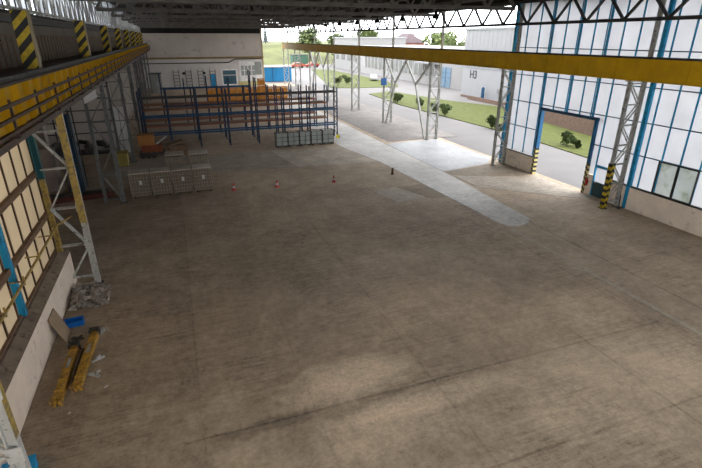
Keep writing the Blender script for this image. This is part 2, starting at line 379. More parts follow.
# left side: plinth, glazed wall, upper wall, clerestory
pl = MB().box(-6.1, 2, 0, -5.35, 22.2, 1.5)
struct(pl.build('wall_left', white, bevel=.03))
struct(MB().add([(-6.1, 2, 1.5), (-5.33, 2, 1.5), (-5.33, 22.2, 1.5), (-6.1, 22.2, 1.5), (-6.1, 2, 1.78), (-5.65, 2, 1.74), (-5.65, 22.2, 1.74), (-6.1, 22.2, 1.78)],
    [(0, 3, 2, 1), (4, 5, 6, 7), (0, 1, 5, 4), (1, 2, 6, 5), (2, 3, 7, 6), (3, 0, 4, 7)]).build('trim_left_sill', mat('dirty_sill', (.20, .155, .115), .85, 0, .35, 2, (.1, .07, .05), .2)))
g = MB()
ys = [2 + 1.17 * i for i in range(18)]
for i in range(17):
    for z0, z1 in ((1.8, 3.45), (3.45, 5.25), (5.25, 8.0)): g.box(-5.83, ys[i] + .03, z0 + .02, -5.81, ys[i + 1] - .03, z1 - .02)
wl = struct(g.build('window_2', glassL))
fr = MB()
for y in ys: fr.box(-5.86, y - .035, 1.76, -5.76, y + .035, 8)
fr.build('mullions', rust, wl)
hb = MB()
for z in (3.45, 5.25): hb.box(-5.86, 2, z - .1, -5.66, 21.9, z + .1)
hb.box(-5.84, 2, 1.76, -5.72, 21.9, 1.84); hb.box(-5.88, 2, 7.9, -5.72, 21.9, 8.05)
hb.build('transom_rails', brownw, wl)
MB().box(-5.8, 16.2, 1.76, -5.62, 16.42, 8).build('blue_post', blue, wl)
MB().box(-5.86, 21.9, 1.76, -5.66, 22.3, 8).build('teal_end_post', teal, wl)
pp = MB().tube([(-5.32, 10.2, 3.12), (-5.32, 21.2, 3.12), (-5.2, 21.35, 3.14), (-4.75, 21.4, 3.4)], .045)
for y in range(12, 22, 2): pp.bar((-5.32, y, 3.12), (-5.76, y, 3.12), .04); pp.bar((-5.32, y, 3.0), (-5.32, y, 3.3), .05)
tag(pp.build('yellow_pipe', yel2), 'thin yellow gas pipe running along the left glazed wall', 'pipe')

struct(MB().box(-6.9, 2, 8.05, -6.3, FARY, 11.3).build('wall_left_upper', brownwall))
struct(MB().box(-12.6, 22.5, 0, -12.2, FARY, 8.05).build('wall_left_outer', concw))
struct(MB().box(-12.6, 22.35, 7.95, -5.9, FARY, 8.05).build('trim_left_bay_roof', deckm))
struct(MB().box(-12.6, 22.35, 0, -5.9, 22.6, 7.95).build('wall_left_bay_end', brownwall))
part = MB().box(-12.2, 53, 0, -6.0, 53.3, 7.95)
struct(part.build('wall_left_partition', concw))
pr = MB()
for z in (1.5, 2.6, 3.7, 4.8, 5.9): pr.box(-12.1, 52.9, z, -6.0, 53, z + .1)
struct(pr.build('trim_left_partition_rails', grime))
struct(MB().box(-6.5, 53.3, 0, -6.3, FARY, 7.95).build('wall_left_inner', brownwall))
g = MB(); fr = MB()
y = 4.0
while y < FARY - 1:
    if random.random() < .78: g.box(-6.45, y + .03, 11.42, -6.43, y + 1.0 - .03, DECK)
    fr.box(-6.5, y - .04, 11.35, -6.38, y + .04, DECK)
    y += 1.0
cl = struct(g.build('window_3', glassC)); fr.build('mullions', dgrey, cl)
MB().box(-6.55, 2, 11.28, -6.3, FARY, 11.42).build('sill', grime, cl)

# right side: plinth, gate, glazed wall
RX = 26.85
pw = MB(); pw.box(RX - .15, 2, 0, RX + .25, 21.06, 1.42); pw.box(RX - .15, 21.34, 0, RX + .25, 22.55, 1.42)
pw.box(RX - .1, 24.1, 0, RX + .15, 24.75, 1.42); pw.box(RX - .1, 30.05, 0, RX + .15, 34.26, 1.3)
struct(pw.build('wall_right', plinthr))
ymul = [3.4 + 1.15 * i for i in range(16)] + [22.9, 24.1, 25.2, 26.4, 27.6, 29.0, 30.3, 31.7, 33.1]
heavy = (25.2, 27.6, 30.3)
zr = [1.45, 3.5, 5.5, 7.55, 9.6, 11.35, 12.95]
g = MB()
YS = sorted(ymul + [22.6, 24.75, 30.05, 34.4])
for a, c in zip(YS[:-1], YS[1:]):
    if c - a < .08: continue
    for z0, z1 in zip(zr[:-1], zr[1:]):
        mid = (a + c) / 2
        if 24.75 < mid < 30.05 and z1 <= 5.6:
            if z1 > 5: g.box(RX + .02, a, 5.28, RX + .035, c, 5.5)
            continue
        if 22.6 < mid < 24.1 and z1 <= 3.6:
            if z1 > 3: g.box(RX + .02, a, 2.2, RX + .035, c, z1 - .02)
            continue
        if 17.2 < mid < 19.8 and z1 <= 3.6: continue
        g.box(RX + .02, a, z0, RX + .035, c, z1)
wr = struct(g.build('window_1', glassR))
fr = MB()
for i, y in enumerate(ymul):
    zb = 5.3 if 24.75 < y < 30.05 else (2.2 if 22.6 < y < 24.1 else 1.42)
    wd = .075 if y in heavy else .038
    fr.box(RX - .05, y - wd, zb, RX + .05, y + wd, 12.95)
    if y in heavy: fr.box(RX - .05, y + .17, zb, RX + .05, y + .22, 12.95)
fr.build('mullions', blue, wr)
fr = MB()
for z in zr[1:-1]:
    if z < 5.4: fr.box(RX - .04, 2, z - .03, RX + .04, 24.75, z + .03); fr.box(RX - .04, 30.05, z - .03, RX + .04, 34.4, z + .03)
    else: fr.box(RX - .04, 2, z - .03, RX + .04, 34.4, z + .03)
fr.build('transoms', mat('grey_blue_paint', (.05, .11, .17), .5, 0, .2, 2), wr)
fr = MB(); fr.box(RX - .08, 2, 1.4, RX + .06, 22.6, 1.52); fr.box(RX - .08, 30.05, 1.28, RX + .06, 34.4, 1.38)
fr.build('sill', grime, wr)
fr = MB()
for y in (21.2, 34.4): fr.box(RX - .16, y - .13, 0, RX + .1, y + .13, 12.95)
fr.build('end_posts', blue, wr)
# the two dirty casements set in the glazing
cs = struct(MB().box(RX - .02, 17.25, 1.55, RX + .03, 18.3, 3.42).add(*(lambda q: (q.v, q.f))(MB().box(RX - .02, 18.45, 1.55, RX + .03, 19.55, 3.42))).build('window_4', glassD))
fr = MB()
for a, c in ((17.2, 18.35), (18.4, 19.6)):
    for y in (a, c): fr.box(RX - .08, y - .04, 1.5, RX - .02, y + .04, 3.5)
    for z in (1.52, 3.46): fr.box(RX - .08, a, z - .04, RX - .02, c, z + .04)
fr.build('sash_frames', grime, cs)
# gate opening frame
gt = struct(MB().box(RX - .12, 24.6, 5.1, RX + .14, 30.2, 5.3).build('door_1', mat('gate_lintel', (.02, .07, .13), .5)))
gp = MB()
for y in (24.62, 30.02): gp.box(RX - .16, y, 2.15, RX + .16, y + .2, 5.12)
gp.build('jambs', mat('jamb_blue', (.012, .10, .22), .5, 0, .2, 2), gt)
for y in (24.62, 30.02): MB().box(RX - .165, y - .01, 0, RX + .165, y + .21, 2.15).build('striped_jamb_foot', hazW, gt)
gp = MB(); gp.box(RX + .15, 24.2, 5.2, RX + .25, 30.6, 5.32); gp.build('door_track', grime, gt)
# small service door beside the gate
md = struct(MB().box(RX - .06, 22.68, .02, RX + .0, 24.02, 1.05).build('door_2', mat('dark_teal_door', (.02, .06, .07), .5)))
MB().box(RX - .05, 22.75, 1.05, RX - .02, 23.95, 2.02).build('door_pane', glassR, md)
q = MB(); 
for y in (22.62, 24.05): q.box(RX - .09, y - .04, 0, RX + .05, y + .04, 2.2)
q.box(RX - .09, 22.6, 2.05, RX + .05, 24.1, 2.2); q.build('door_frame', blue, md)
MB().box(RX - .14, 23.8, 1.0, RX - .06, 23.9, 1.08).build('door_handle', lgrey, md)
# end wall behind the camera: glazed
bw = MB()
for i in range(26):
    xa = -5.5 + i * 1.25
    for z0, z1 in ((1.5, 4.4), (4.5, 7.4), (7.5, 10.4), (10.5, 13)): bw.box(xa + .04, -5.9, z0, xa + 1.2, -5.88, z1)
eb = struct(bw.build('window_5', mat_glass('end_wall_glass', (.45, .435, .41), .04)))
q = MB()
for i in range(27): q.box(-5.55 + i * 1.25, -5.95, 1.5, -5.46 + i * 1.25, -5.85, 13)
q.build('mullions', blue, eb)
struct(MB().box(-6, -6, 0, 27, -5.8, 1.5).build('wall_back', plinthr))

# ================================================================ STEEL COLUMNS
def hchord(x, z0, z1, w, h, m, root, name, tk=.025):
    return MB().ibeam((x, 0, z0), (x, 0, z1), w, h, tk, (1, 0, 0)).build(name, m, root)
def lacing(xa, xb, z0, z1, pitch, wd, strut=True):
    b = MB(); n = max(1, round((z1 - z0) / pitch)); st = (z1 - z0) / n
    for i in range(n):
        za = z0 + i * st; zb = za + st
        A, B = ((xa, xb) if i % 2 == 0 else (xb, xa))
        for y in (-.1, .1): b.bar((A, y, za), (B, y, zb), wd, wd * .6)
        if strut:
            for y in (-.1, .1): b.bar((xa, y, za), (xb, y, za), wd * .9, wd * .6)
    for y in (-.1, .1): b.bar((xa, y, z1), (xb, y, z1), wd, wd * .6)
    return b
def right_column(Y, label, foot=False):
    t = thing('lattice_column', label, 'column', (25.38, Y, 0), 0, 'lattice columns on the right side')
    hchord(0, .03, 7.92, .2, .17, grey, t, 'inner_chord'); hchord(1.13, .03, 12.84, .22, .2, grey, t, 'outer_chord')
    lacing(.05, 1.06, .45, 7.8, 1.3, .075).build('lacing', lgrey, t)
    q = MB(); q.box(-.2, -.2, 0, .2, .2, .03); q.build('base_plate', grime, t)
    q = MB(); q.box(.95, -.22, 0, 1.31, .22, .03); q.build('base_plate', grime, t)
    q = MB(); q.box(-.2, -.2, 7.92, 1.2, .2, 8.0); q.build('head_plate', lgrey, t)
    if foot:
        q = MB(); q.box(-.14, -.15, .03, .14, .15, 3.0); o = q.build('striped_foot', hazC, t); o['label'] = 'yellow and black chevron foot'
    return t
rl_ = ['lattice steel column with a chevron striped foot beside the service door',
       'lattice steel column at the far end of the blue glazed wall',
       'lattice steel column beside the white concrete floor patch, joined to a forked brace',
       'lattice steel column carrying a small blue sign box',
       'lattice steel column next to the right end of the pallet racks',
       'sixth lattice column of the right row, seen behind the rack end posts',
       'seventh lattice column of the right row, towards the blue container',
       'eighth lattice column of the right row, just before the blue container',
       'ninth and last but one lattice column of the right row']
for Y, l in zip(CY[1:], rl_): right_column(Y, l, Y < 22)

def left_column(Y, label, on_wall, m1, m2, hz=False):
    ox = -1.15 if on_wall else -1.05
    t = thing('lattice_column', label, 'column', (-4.4 if on_wall else -4.22, Y, 0), 0, 'lattice columns on the left side')
    hchord(0, .03, 7.92, .22, .24, m1, t, 'inner_chord')
    z0 = 1.76 if on_wall else .03
    if hz: hchord(ox, 5.0, 9.05, .24, .24, teal, t, 'teal_section')['label'] = 'teal upper section'
    hchord(ox, z0, 5.0 if hz else 9.05, .2, .2, m2, t, 'outer_chord')
    b = MB(); zs = [2.0, 3.7, 5.4, 6.9, 7.9] if on_wall else [.3, 2.0, 3.7, 5.4, 6.9, 7.9]
    for i in range(len(zs) - 1):
        A, B = ((-.06, ox + .06) if i % 2 == 0 else (ox + .06, -.06))
        for y in (-.09, .09):
            b.bar((A, y, zs[i]), (B, y, zs[i + 1]), .09, .05); b.bar((-.06, y, zs[i]), (ox + .06, y, zs[i]), .08, .05)
    for z in zs: b.box(-.16, -.13, z - .2, .16, -.11, z + .2)
    if on_wall:
        b.bar((0, 0, .45), (-.93, 0, .45), .08); b.bar((0, 0, 1.9), (-.9, 0, .5), .08)
    b.build('lacing', m1 if not hz else lgrey, t)
    MB().box(-.2, -.2, 0, .2, .2, .03).build('base_plate', grime, t)
    MB().box(-1.25, -.2, 7.92, .3, .2, 8.0).build('head_plate', grime, t)
    # upper post with warning panel
    MB().box(-.78, -.02, 9.24, -.28, .0, 11.22).build('striped_panel', hazY, t)
    MB().box(-.76, 0, 9.2, -.3, .22, 11.24).build('upper_post', mat('dark_post_paint', (.10, .085, .07), .6), t)
    MB().box(-.28, -.03, 9.24, -.22, .3, 11.22).build('post_edge', mat('beige_post_paint', (.30, .24, .14), .6, 0, .2, 3), t)
    if hz:
        o = MB().box(-.13, -.135, 3.0, .13, -.125, 7.8).build('yellow_face', yel2, t)
    return t
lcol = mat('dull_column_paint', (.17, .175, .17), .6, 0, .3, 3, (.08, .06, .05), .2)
ll = ['white and yellow lattice column at the near end of the left wall', 'yellow lattice column at the end of the white plinth, above the rubble',
      'grey lattice column directly behind the row of four crates', 'fourth column of the left row, beside the yellow bin',
      'fifth column of the left row, level with the middle pallet racks', 'sixth column of the left row, behind the pallet racks',
      'seventh column of the left row, far down the crane beam', 'eighth column of the left row, far down the crane beam', 'ninth column of the left row, close to the far wall']
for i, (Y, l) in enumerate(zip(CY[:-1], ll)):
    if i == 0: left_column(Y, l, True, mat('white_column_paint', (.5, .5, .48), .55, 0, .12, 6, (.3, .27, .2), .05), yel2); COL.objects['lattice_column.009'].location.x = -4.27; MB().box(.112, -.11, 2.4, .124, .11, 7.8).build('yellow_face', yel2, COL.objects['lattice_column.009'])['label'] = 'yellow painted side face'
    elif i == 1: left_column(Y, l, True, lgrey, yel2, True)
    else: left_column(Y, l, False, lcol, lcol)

# forked portal brace on the right between 45.6 and 57.6
def bar_thing(name, segs, wd, m, label, cat, group=None):
    b = MB()
    for a, c in segs: b.bar(a, c, wd, wd * .8)
    return tag(b.build(name, m), label, cat, group)
X = 25.5
bar_thing('portal_brace', [((X, 51.6, 7.9), (X, 49.0, 5.5)), ((X, 46.0, 7.87), (X, 49.0, 5.5)), ((X, 49.0, 5.5), (X, 46.4, .02)), ((X, 51.6, 7.9), (X, 54.4, 5.3)), ((X, 57.2, 7.87), (X, 54.4, 5.3)), ((X, 54.4, 5.3), (X, 56.9, .02))], .2, grey,
          'grey forked portal brace beneath the right crane beam', 'brace')
bar_thing('portal_brace', [((X, 87.6, 7.9), (X, 84.8, 5.5)), ((X, 82.0, 7.87), (X, 84.8, 5.5)), ((X, 84.8, 5.5), (X, 82.3, .02)), ((X, 87.6, 7.9), (X, 90.4, 5.3)), ((X, 93.2, 7.87), (X, 90.4, 5.3)), ((X, 90.4, 5.3), (X, 93.0, .02))], .2, grey,
          'small distant forked brace under the far end of the right crane beam', 'brace')
bs = thing('sign_box', 'small blue box hung on a lattice column of the right row', 'sign', (25.3, 57.35, 4.75))
MB().box(-.45, -.12, 0, .3, .02, .85).build('panel', mat('sign_blue', (.012, .075, .22), .5), bs, bevel=.02); MB().box(-.2, .02, .3, .2, .12, .5).build('bracket', grime, bs)

# ================================================================ CRANE RUNWAY BEAMS
def runway(x, y0, y1, label, side, dark_rail):
    t = thing('crane_runway_beam', label, 'crane beam', (x, y0, 8.0))
    Ln = y1 - y0
    MB().box(-.18 if side > 0 else -.04, 0, .04, -.15 if side > 0 else .04, Ln, 1.17).build('web', yel, t)
    q = MB(); q.box(-.26, 0, 0, .26, Ln, .04); q.box(-.26, 0, 1.16, .26, Ln, 1.2); q.build('flanges', yel if side > 0 else rust, t)
    MB().box(-.06, 0, 1.2, .06, Ln, 1.32).build('rail', dark_rail, t)
    q = MB(); y = .6
    while y < Ln:
        if side > 0: q.box(-.215, y, .04, -.18, y + .03, 1.16)
        else: q.box(.04, y, .04, .22, y + .03, 1.16)
        y += 1.2 if side < 0 else 1.5
    s = q.build('stiffeners', yel, t); s['kind'] = 'stuff'
    return t
runway(25.4, 4, 117.4, 'long yellow crane runway beam along the open right side', 1, grime)
rb = runway(-4.22, 3, 117.0, 'long yellow crane runway beam along the left side', -1, grime)
# conductor rails on the left beam
t = thing('conductor_rail', 'three brown conductor rails on brackets along the left crane beam', 'conductor rail', (-4.22, 3, 8))
q = MB()
for z in (.2, .5, .8): q.box(.50, 0, z, .58, 113.6, z + .075)
q.build('bars', rust, t)
y = .3; brm = mat('dark_bracket', (.05, .032, .03), .6)
while y < 113.5:
    q = MB(); q.box(.47, y, .04, .52, y + .07, .95); q.box(.26, y, .04, .52, y + .07, .08); q.build('bracket', brm, t); y += 2.55
q = MB(); q.box(-.3, 0, -.13, -.24, 113.8, -.02); q.box(.24, 0, -.16, .36, 113.8, .0); q.build('tray', mat('brown_tray', (.07, .048, .036), .7, 0, .3, 2), t)
# walkway and railing
q = MB().box(-6.28, 3, 9.08, -4.6, FARY - .2, 9.16)
wk = tag(q.build('crane_walkway', rust), 'dark plank walkway behind the left crane beam', 'walkway')
q = MB(); q2 = MB()
for z in (9.65, 10.15, 10.4): q.bar((-5.98, 3, z), (-5.98, FARY - .3, z), .045)
y = 3.2
while y < FARY - .4:
    q2.bar((-5.98, y, 9.17), (-5.98, y, 10.4), .04); y += .75
rg = thing('walkway_railing', 'grey railing along the wall above the left crane beam', 'railing', (0, 0, 0)); q.build('handrails', brownw, rg); q2.build('balusters', brownw, rg)['kind'] = 'stuff'
q = MB(); q.box(-6.29, 3, 10.9, -5.9, FARY - .3, 11.15)
tag(q.build('cable_tray', dgrey), 'dark cable tray running above the left walkway railing', 'cable tray')
MB().box(-6.28, 3, 8.98, -5.85, FARY - .3, 9.08).build('walkway_bracket', rust, wk)

# ================================================================ ROOF STEEL
def trussmesh(length, z0, z1, node, axis, cw=.12, dw=.07, posts=False):
    """chord and web meshes running along +axis from 0 to length."""
    P = (lambda d, z: (d, 0, z)) if axis == 'x' else (lambda d, z: (0, d, z))
    lo = MB().bar(P(0, z0), P(length, z0), cw); hi = MB().bar(P(0, z1), P(length, z1), cw)
    wb = MB(); n = round(length / node); st = length / n
    for i in range(n):
        a = i * st
        wb.bar(P(a, z0), P(a + st / 2, z1), dw); wb.bar(P(a + st / 2, z1), P(a + st, z0), dw)
        if posts: wb.bar(P(a + st / 2, z0), P(a + st / 2, z1), dw * .7)
    return lo, hi, wb
def truss(label, loc, length, axis, group, node, z0=12.3, z1=14.35, m=None, cw=.12, dw=.07, posts=False):
    t = thing('roof_truss', label, 'truss', loc, 0, group)
    for nme, mb in zip(('bottom_chord', 'top_chord', 'web_members'), trussmesh(length, z0, z1, node, axis, cw, dw, posts)): mb.build(nme, m or roofst, t)
    return t
truss('long dark lattice truss above the open right side', (26.1, 3.1, 0), 114.3, 'y', None, 2.93, 11.3, 12.85, m=dgrey, cw=.2, dw=.14)
truss('long dark lattice truss above the left crane walkway', (-5.15, 4, 0), 113, 'y', None, 1.6, 11.3, 12.85, m=lgrey, cw=.12, dw=.075)
ysr = [9.6 + 12 * i for i in range(9)] + [116.6]
proto = None
for i, y in enumerate(ysr):
    k = len(ysr) - 1 - i
    lab = 'dark lattice roof truss across the hall, ' + ('nearest to the far wall' if k == 0 else ORD[k] + ' one out from the far wall')
    if proto is None: proto = truss(lab, (-5.0, y, 0), 30.7, 'x', 'roof trusses across the hall', 2.56, 12.4, 14.3, cw=.26, dw=.2)
    else: dup(proto, (-5.0, y, 0), 0, lab)
for k, x in enumerate((0.5, 5.5, 10.5, 15.5, 20.5)):
    lab = 'dark lattice purlin truss along the roof, ' + ORD[k] + ' from the left wall'
    if k == 0: pr0 = truss(lab, (x, 9.6, 0), 107, 'y', 'purlin trusses along the roof', 4.0, 12.75, 14.42, cw=.2, dw=.16)
    else: dup(pr0, (x, 9.6, 0), 0, lab)
# bell lamps under the right part of the roof
def lamp(loc, label):
    t = thing('bell_lamp', label, 'lamp', loc, 0, 'bell lamps below the roof')
    MB().lathe([(.32, 0), (.30, .05), (.17, .3), (.09, .4), (.08, .62)], 14).build('shade', black, t, smooth=True)
    MB().tube([(0, 0, .6), (0, 0, .98)], .025, 6).build('hanger', dgrey, t)
    MB().lathe([(.05, .02), (.11, .08), (.1, .2), (.05, .3)], 10).build('bulb', whitep, t, smooth=True)
    return t
l0 = None
for k, y in enumerate((36.6, 42.6, 48.6, 54.6, 60.6, 66.6, 72.6)):
    lab = 'dark bell lamp hanging under the right roof edge, ' + ORD[k] + ' beyond the glazed wall'
    if l0 is None: l0 = lamp((20.5, y, 11.72), lab)
    else: dup(l0, (20.5, y, 11.72), 0, lab)

# ================================================================ PALLET RACKS
def rack(Y, xs, hs, levels, depth, mup, mbeam, label, decks=(), foot=False, mlv=None):
    t = thing('pallet_rack', label, 'pallet rack', (0, Y, 0))
    for x, h in zip(xs, hs):
        q = MB()
        for y in (0, depth):
            q.box(x - .06, y - .05, 0, x + .06, y + .05, h); q.box(x - .12, y - .1, 0, x + .12, y + .1, .02)
        z = .3
        while z + 1.1 < h:
            q.bar((x, 0, z), (x, depth, z + .55), .05); q.bar((x, depth, z + .55), (x, 0, z + 1.1), .05); z += 1.1
        q.build('upright', mup, t)
    for li, z in enumerate(levels):
        for a, c in zip(xs[:-1], xs[1:]):
            for y in (-.03, depth + .03):
                MB().box(a + .06, y - .03, z - .075, c - .06, y + .03, z + .075).build('beam', (mlv or {}).get(li, mbeam), t)
            if li in decks:
                q = MB()
                for k in range(7): q.box(a + .15 + k * (c - a - .3) / 7, 0, z + .076, a + .15 + (k + .86) * (c - a - .3) / 7, depth, z + .10)
                q.build('deck_boards', brownw, t)
    if foot:
        o = MB().box(xs[-1] - .16, -.26, 0, xs[-1] + .16, -.11, .32).build('foot_guard', mat('bright_yellow_guard', (.6, .5, .01), .5), t); o['label'] = 'yellow foot guard'
    return t
xs1 = [-3.4, -.9, 1.9, 4.8, 7.8, 10.6, 13.4, 16.5]
rack(50, xs1, [5.6, 5.6, 5.7, 5.6, 6.6, 5.5, 5.6, 5.4], [1.5, 3.15, 4.95], 1.1, dblue, rackblue, 'front pallet rack with bright blue beams, nearest to the grey stillages', (), True, {2: grime})
rack(53.6, xs1, [5.6, 5.4, 5.6, 5.5, 5.4, 5.5, 5.4, 5.3], [1.7, 3.4], 1.1, dblue, orange, 'second pallet rack with rusty orange beams and board shelves', (0, 1))
rack(57.6, [x - .2 for x in xs1], [5.2] * 8, [1.7, 3.4], 1.1, dblue, orange, 'third pallet rack with orange beams, behind the board shelved rack', (1,))
rack(66, [-1.6, 1.2, 4.0, 6.8, 9.6], [6.1, 5.5, 5.8, 5.5, 6.4], [2.2, 4.35], 1.1, dblue, rackblue, 'rearmost pallet rack with dark blue beams, left of the amber stillages', ())
# amber stillages stacked behind the racks
def stillage(m, w, d, h, label, cat, loc, group, post=.09):
    t = thing('stillage', label, cat, loc, 0, group)
    MB().box(.12, .12, .18, w - .12, d - .12, h - .26).build('box_body', m, t)
    q = MB()
    for x in (0, w - post):
        for y in (0, d - post): MB().box(x, y, 0, x + post, y + post, h).build('corner_post', m, t)
    q = MB(); q.box(0, 0, h - .13, w, .05, h - .04); q.box(0, d - .05, h - .13, w, d, h - .04); q.box(0, .0, h - .13, .05, d, h - .04); q.box(w - .05, 0, h - .13, w, d, h - .04); q.build('rim', m, t)
    MB().box(0, 0, .16, w, .06, .26).build('sill_rail', m, t)
    return t
st0 = None
TIER = ['bottom', 'second', 'third', 'topmost']
SD = ['rightmost but one' if i == 9 else 'rightmost' if i == 10 else ORD[i] for i in range(11)]
for i in range(11):
    for k in range(2):
        lab = f'amber stillage behind the racks, {("lower", "upper")[k]} in the {SD[i]} stack' + (' from the left' if i < 9 else ' of the row')
        loc = (5.0 + i * 1.26, 84 + (i % 3) * .15, k * 1.25)
        if st0 is None: st0 = stillage(amber, 1.12, 1.2, 1.25, lab, 'stillage', loc, 'amber stillages behind the racks')
        else: dup(st0, loc, 0, lab)
for k, l in enumerate(('bottom', 'middle', 'topmost')): dup(st0, (14.0, 86, k * 1.25), 0, f'amber stillage in the taller stack behind the row, {l} of three')
# grey mesh stillages in front of the rack
def mesh_cage(w, d, h, m, mw, nv, nh, label, loc, group, lab=None, cat='stillage', name='mesh_stillage', solid=None, rim=None):
    t = thing(name, label, cat, loc, 0, group)
    q = MB(); p = .05
    for x in (0, w - p):
        for y in (0, d - p): q.box(x, y, 0, x + p, y + p, h)
    for z in (.14, h - p):
        q.box(0, 0, z, w, p, z + p); q.box(0, d - p, z, w, d, z + p); q.box(0, 0, z, p, d, z + p); q.box(w - p, 0, z, w, d, z + p)
    q.build('frame', m, t)
    q = MB()
    for i in range(1, nv):
        x = w * i / nv
        for y in (.01, d - .04): q.box(x - .018, y, .15, x + .018, y + .03, h - .04)
        yy = d * i / nv
        for x in (.01, w - .04): q.box(x, yy - .018, .15, x + .03, yy + .018, h - .04)
    for j in range(1, nh):
        z = .15 + (h - .2) * j / nh
        for y in (.005, d - .035): q.box(0, y, z - .018, w, y + .03, z + .018)
        for x in (.005, w - .035): q.box(x, 0, z - .018, x + .03, d, z + .018)
    q.build('lattice', mw, t)
    q = MB().box(.05, .05, .12, w - .05, d - .05, .18); q.build('base_deck', grime, t)
    if solid: MB().box(.07, .07, .18, w - .07, d - .07, h * .93).build('liner', solid, t)
    for x in (.12, w - .24):
        MB().box(x, .05, 0, x + .12, d - .05, .12).build('skid', grime, t)
    if lab is not None: MB().box(w * .47, -.012, h * lab, w * .6, .004, h * (lab + .17)).build('paper_tag', paper, t)
    if rim: MB().box(-.01, -.01, h, w + .01, d + .01, h + .05).build('lid_frame', rim, t)
    return t
c0 = None
for k in range(5):
    lab = 'grey mesh stillage in front of the blue rack, ' + ('leftmost of five' if k == 0 else 'rightmost of five' if k == 4 else ORD[k] + ' of five from the left')
    loc = (9.0 + k * 1.22, 46.9, .012 if False else 0)
    if c0 is None: c0 = mesh_cage(1.2, .8, 1.5, grime, dgrey, 2, 3, lab, loc, 'grey mesh stillages before the rack', None, solid=mat('pale_grey_liner', (.27, .29, .27), .7, 0, .2, 2))
    else: dup(c0, loc, 0, lab)
# the labelled crates
c1 = None
lidm = mat('pale_crate_rim', (.52, .46, .38), .8, 0, .3, 3)
crm = mat('crate_content', (.17, .14, .11), .85, 0, .4, 7)
for k in range(4):
    lab = 'weathered lattice crate with a paper tag, ' + ('leftmost of the front four', 'second of the front four from the left', 'third of the front four from the left', 'rightmost of the front four')[k]
    loc = (-3.72 + k * 1.39, 34.2 + .03 * k, 0)
    if c1 is None: c1 = mesh_cage(1.3, 1.15, 1.72, wood, wood, 7, 6, lab, loc, 'lattice crates by the left columns', .55, 'crate', 'lattice_crate', crm, lidm)
    else: dup(c1, loc, 0, lab)
c2 = None
for k in range(2):
    lab = ('open topped lattice crate standing behind the third front crate', 'open topped lattice crate standing behind the rightmost front crate')[k]
    loc = (-1.3 + k * 1.7, 36.6 - .2 * k, 0)
    if c2 is None: c2 = mesh_cage(1.35, 1.15, 2.3, wood, wood, 6, 6, lab, loc, 'lattice crates by the left columns', None, 'crate', 'lattice_crate', mat('crate_content_pale', (.22, .19, .15), .85, 0, .4, 6), lidm)
    else: dup(c2, loc, 0, lab)

# ================================================================ SMALL THINGS ON THE FLOOR
def cone(loc, label):
    t = thing('traffic_cone', label, 'traffic cone', loc, random.random(), 'traffic cones across the floor')
    MB().box(-.17, -.17, 0, .17, .17, .04).build('base', redp, t, bevel=.01)
    MB().lathe([(.135, .04), (.11, .16)], 16).build('cone_body', redp, t, smooth=False)
    MB().lathe([(.11, .16), (.075, .33)], 16).build('white_band', whitep, t)
    MB().lathe([(.075, .33), (.03, .52), (.012, .53)], 16).build('tip', redp, t)
    return t
k0 = cone((3.15, 33.9, 0), 'red and white traffic cone nearest to the four crates')
dup(k0, (6.3, 33.6, 0), .4, 'red and white traffic cone in the middle of the three')
dup(k0, (10.7, 33.4, 0), .9, 'red and white traffic cone farthest from the crates')
t = thing('bollard', 'short rusty brown bollard beside the pale floor strip', 'bollard', (15.9, 33.9, 0))
MB().lathe([(.17, 0), (.17, .03), (.09, .04), (.085, .5), (.03, .53)], 14).build('post', dull, t); MB().lathe([(.092, .34), (.092, .42)], 14).build('band', orange, t)

# yellow steel beams lying beside the plinth
def spreader(loc, rz, label, Ln):
    t = thing('lifting_beam', label, 'lifting beam', loc, rz, 'yellow lifting beams on the floor')
    q = MB(); q.box(-.125, 0, .2, .125, Ln, .23); q.box(-.11, 0, 0, .11, Ln, .03); q.box(-.11, 0, .03, -.08, Ln, .2); q.box(.08, 0, .03, .11, Ln, .2)
    q.build('channel', yelscrap, t)
    q = MB()
    for y in [.3 + .55 * k for k in range(int((Ln - .4) / .55) + 1)]: q.box(-.135, y, .225, .135, y + .06, .26)
    q.build('cross_straps', yelscrap, t)
    q = MB()
    for x in (-.15, -.07, .05, .1):
        q.cbox(x + .02, -.06, .2, .07, .2, .07, random.uniform(-.5, .5)); q.cbox(x + .02, -.12, .12, .05, .07, .22, 0, random.uniform(-.3, .3))
    q.build('end_claws', yelscrap, t)
    q = MB(); q.box(-.16, Ln, 0, .16, Ln + .04, .36); q.box(-.16, Ln - .22, .23, -.13, Ln, .36); q.box(.13, Ln - .22, .23, .16, Ln, .36); q.build('end_plate', grime, t)
    q = MB(); q.cbox(0, Ln * .62, .245, .1, .5, .03); q.build('worn_patch', mat('bare_steel', (.3, .29, .27), .5, 0, .3, 5), t)
    return t
spreader((-4.58, 13.55, 0), -.02, 'yellow scraped steel lifting beam next to the white plinth', 2.8)
spreader((-4.12, 14.1, 0), -.05, 'yellow scraped steel lifting beam with the dark end plate, further from the plinth', 3.0)
q = MB(); q.tube([(-4.34, 14.2, .04), (-4.32, 15.4, .04), (-4.28, 16.3, .04)], .035)
tag(q.build('steel_rod', rust), 'rusty rod lying between the two yellow lifting beams', 'rod')
for k, (x, y, r, lab) in enumerate(((-3.72, 15.5, .5, 'bent grey metal scrap beside the yellow beams, farther one'), (-3.74, 14.6, -.6, 'bent grey metal scrap beside the yellow beams, nearer one'), (-3.75, 17.3, 1.2, 'bent grey metal scrap beyond the dark end plate'))):
    q = MB(); q.cbox(x, y, .03, .45, .08, .05, r); q.cbox(x + .05, y + .12, .03, .3, .06, .05, r + 1.3); q.cbox(x, y, .09, .2, .07, .1, r + .4)
    tag(q.build('metal_scrap', lgrey), lab, 'scrap')
q = MB()
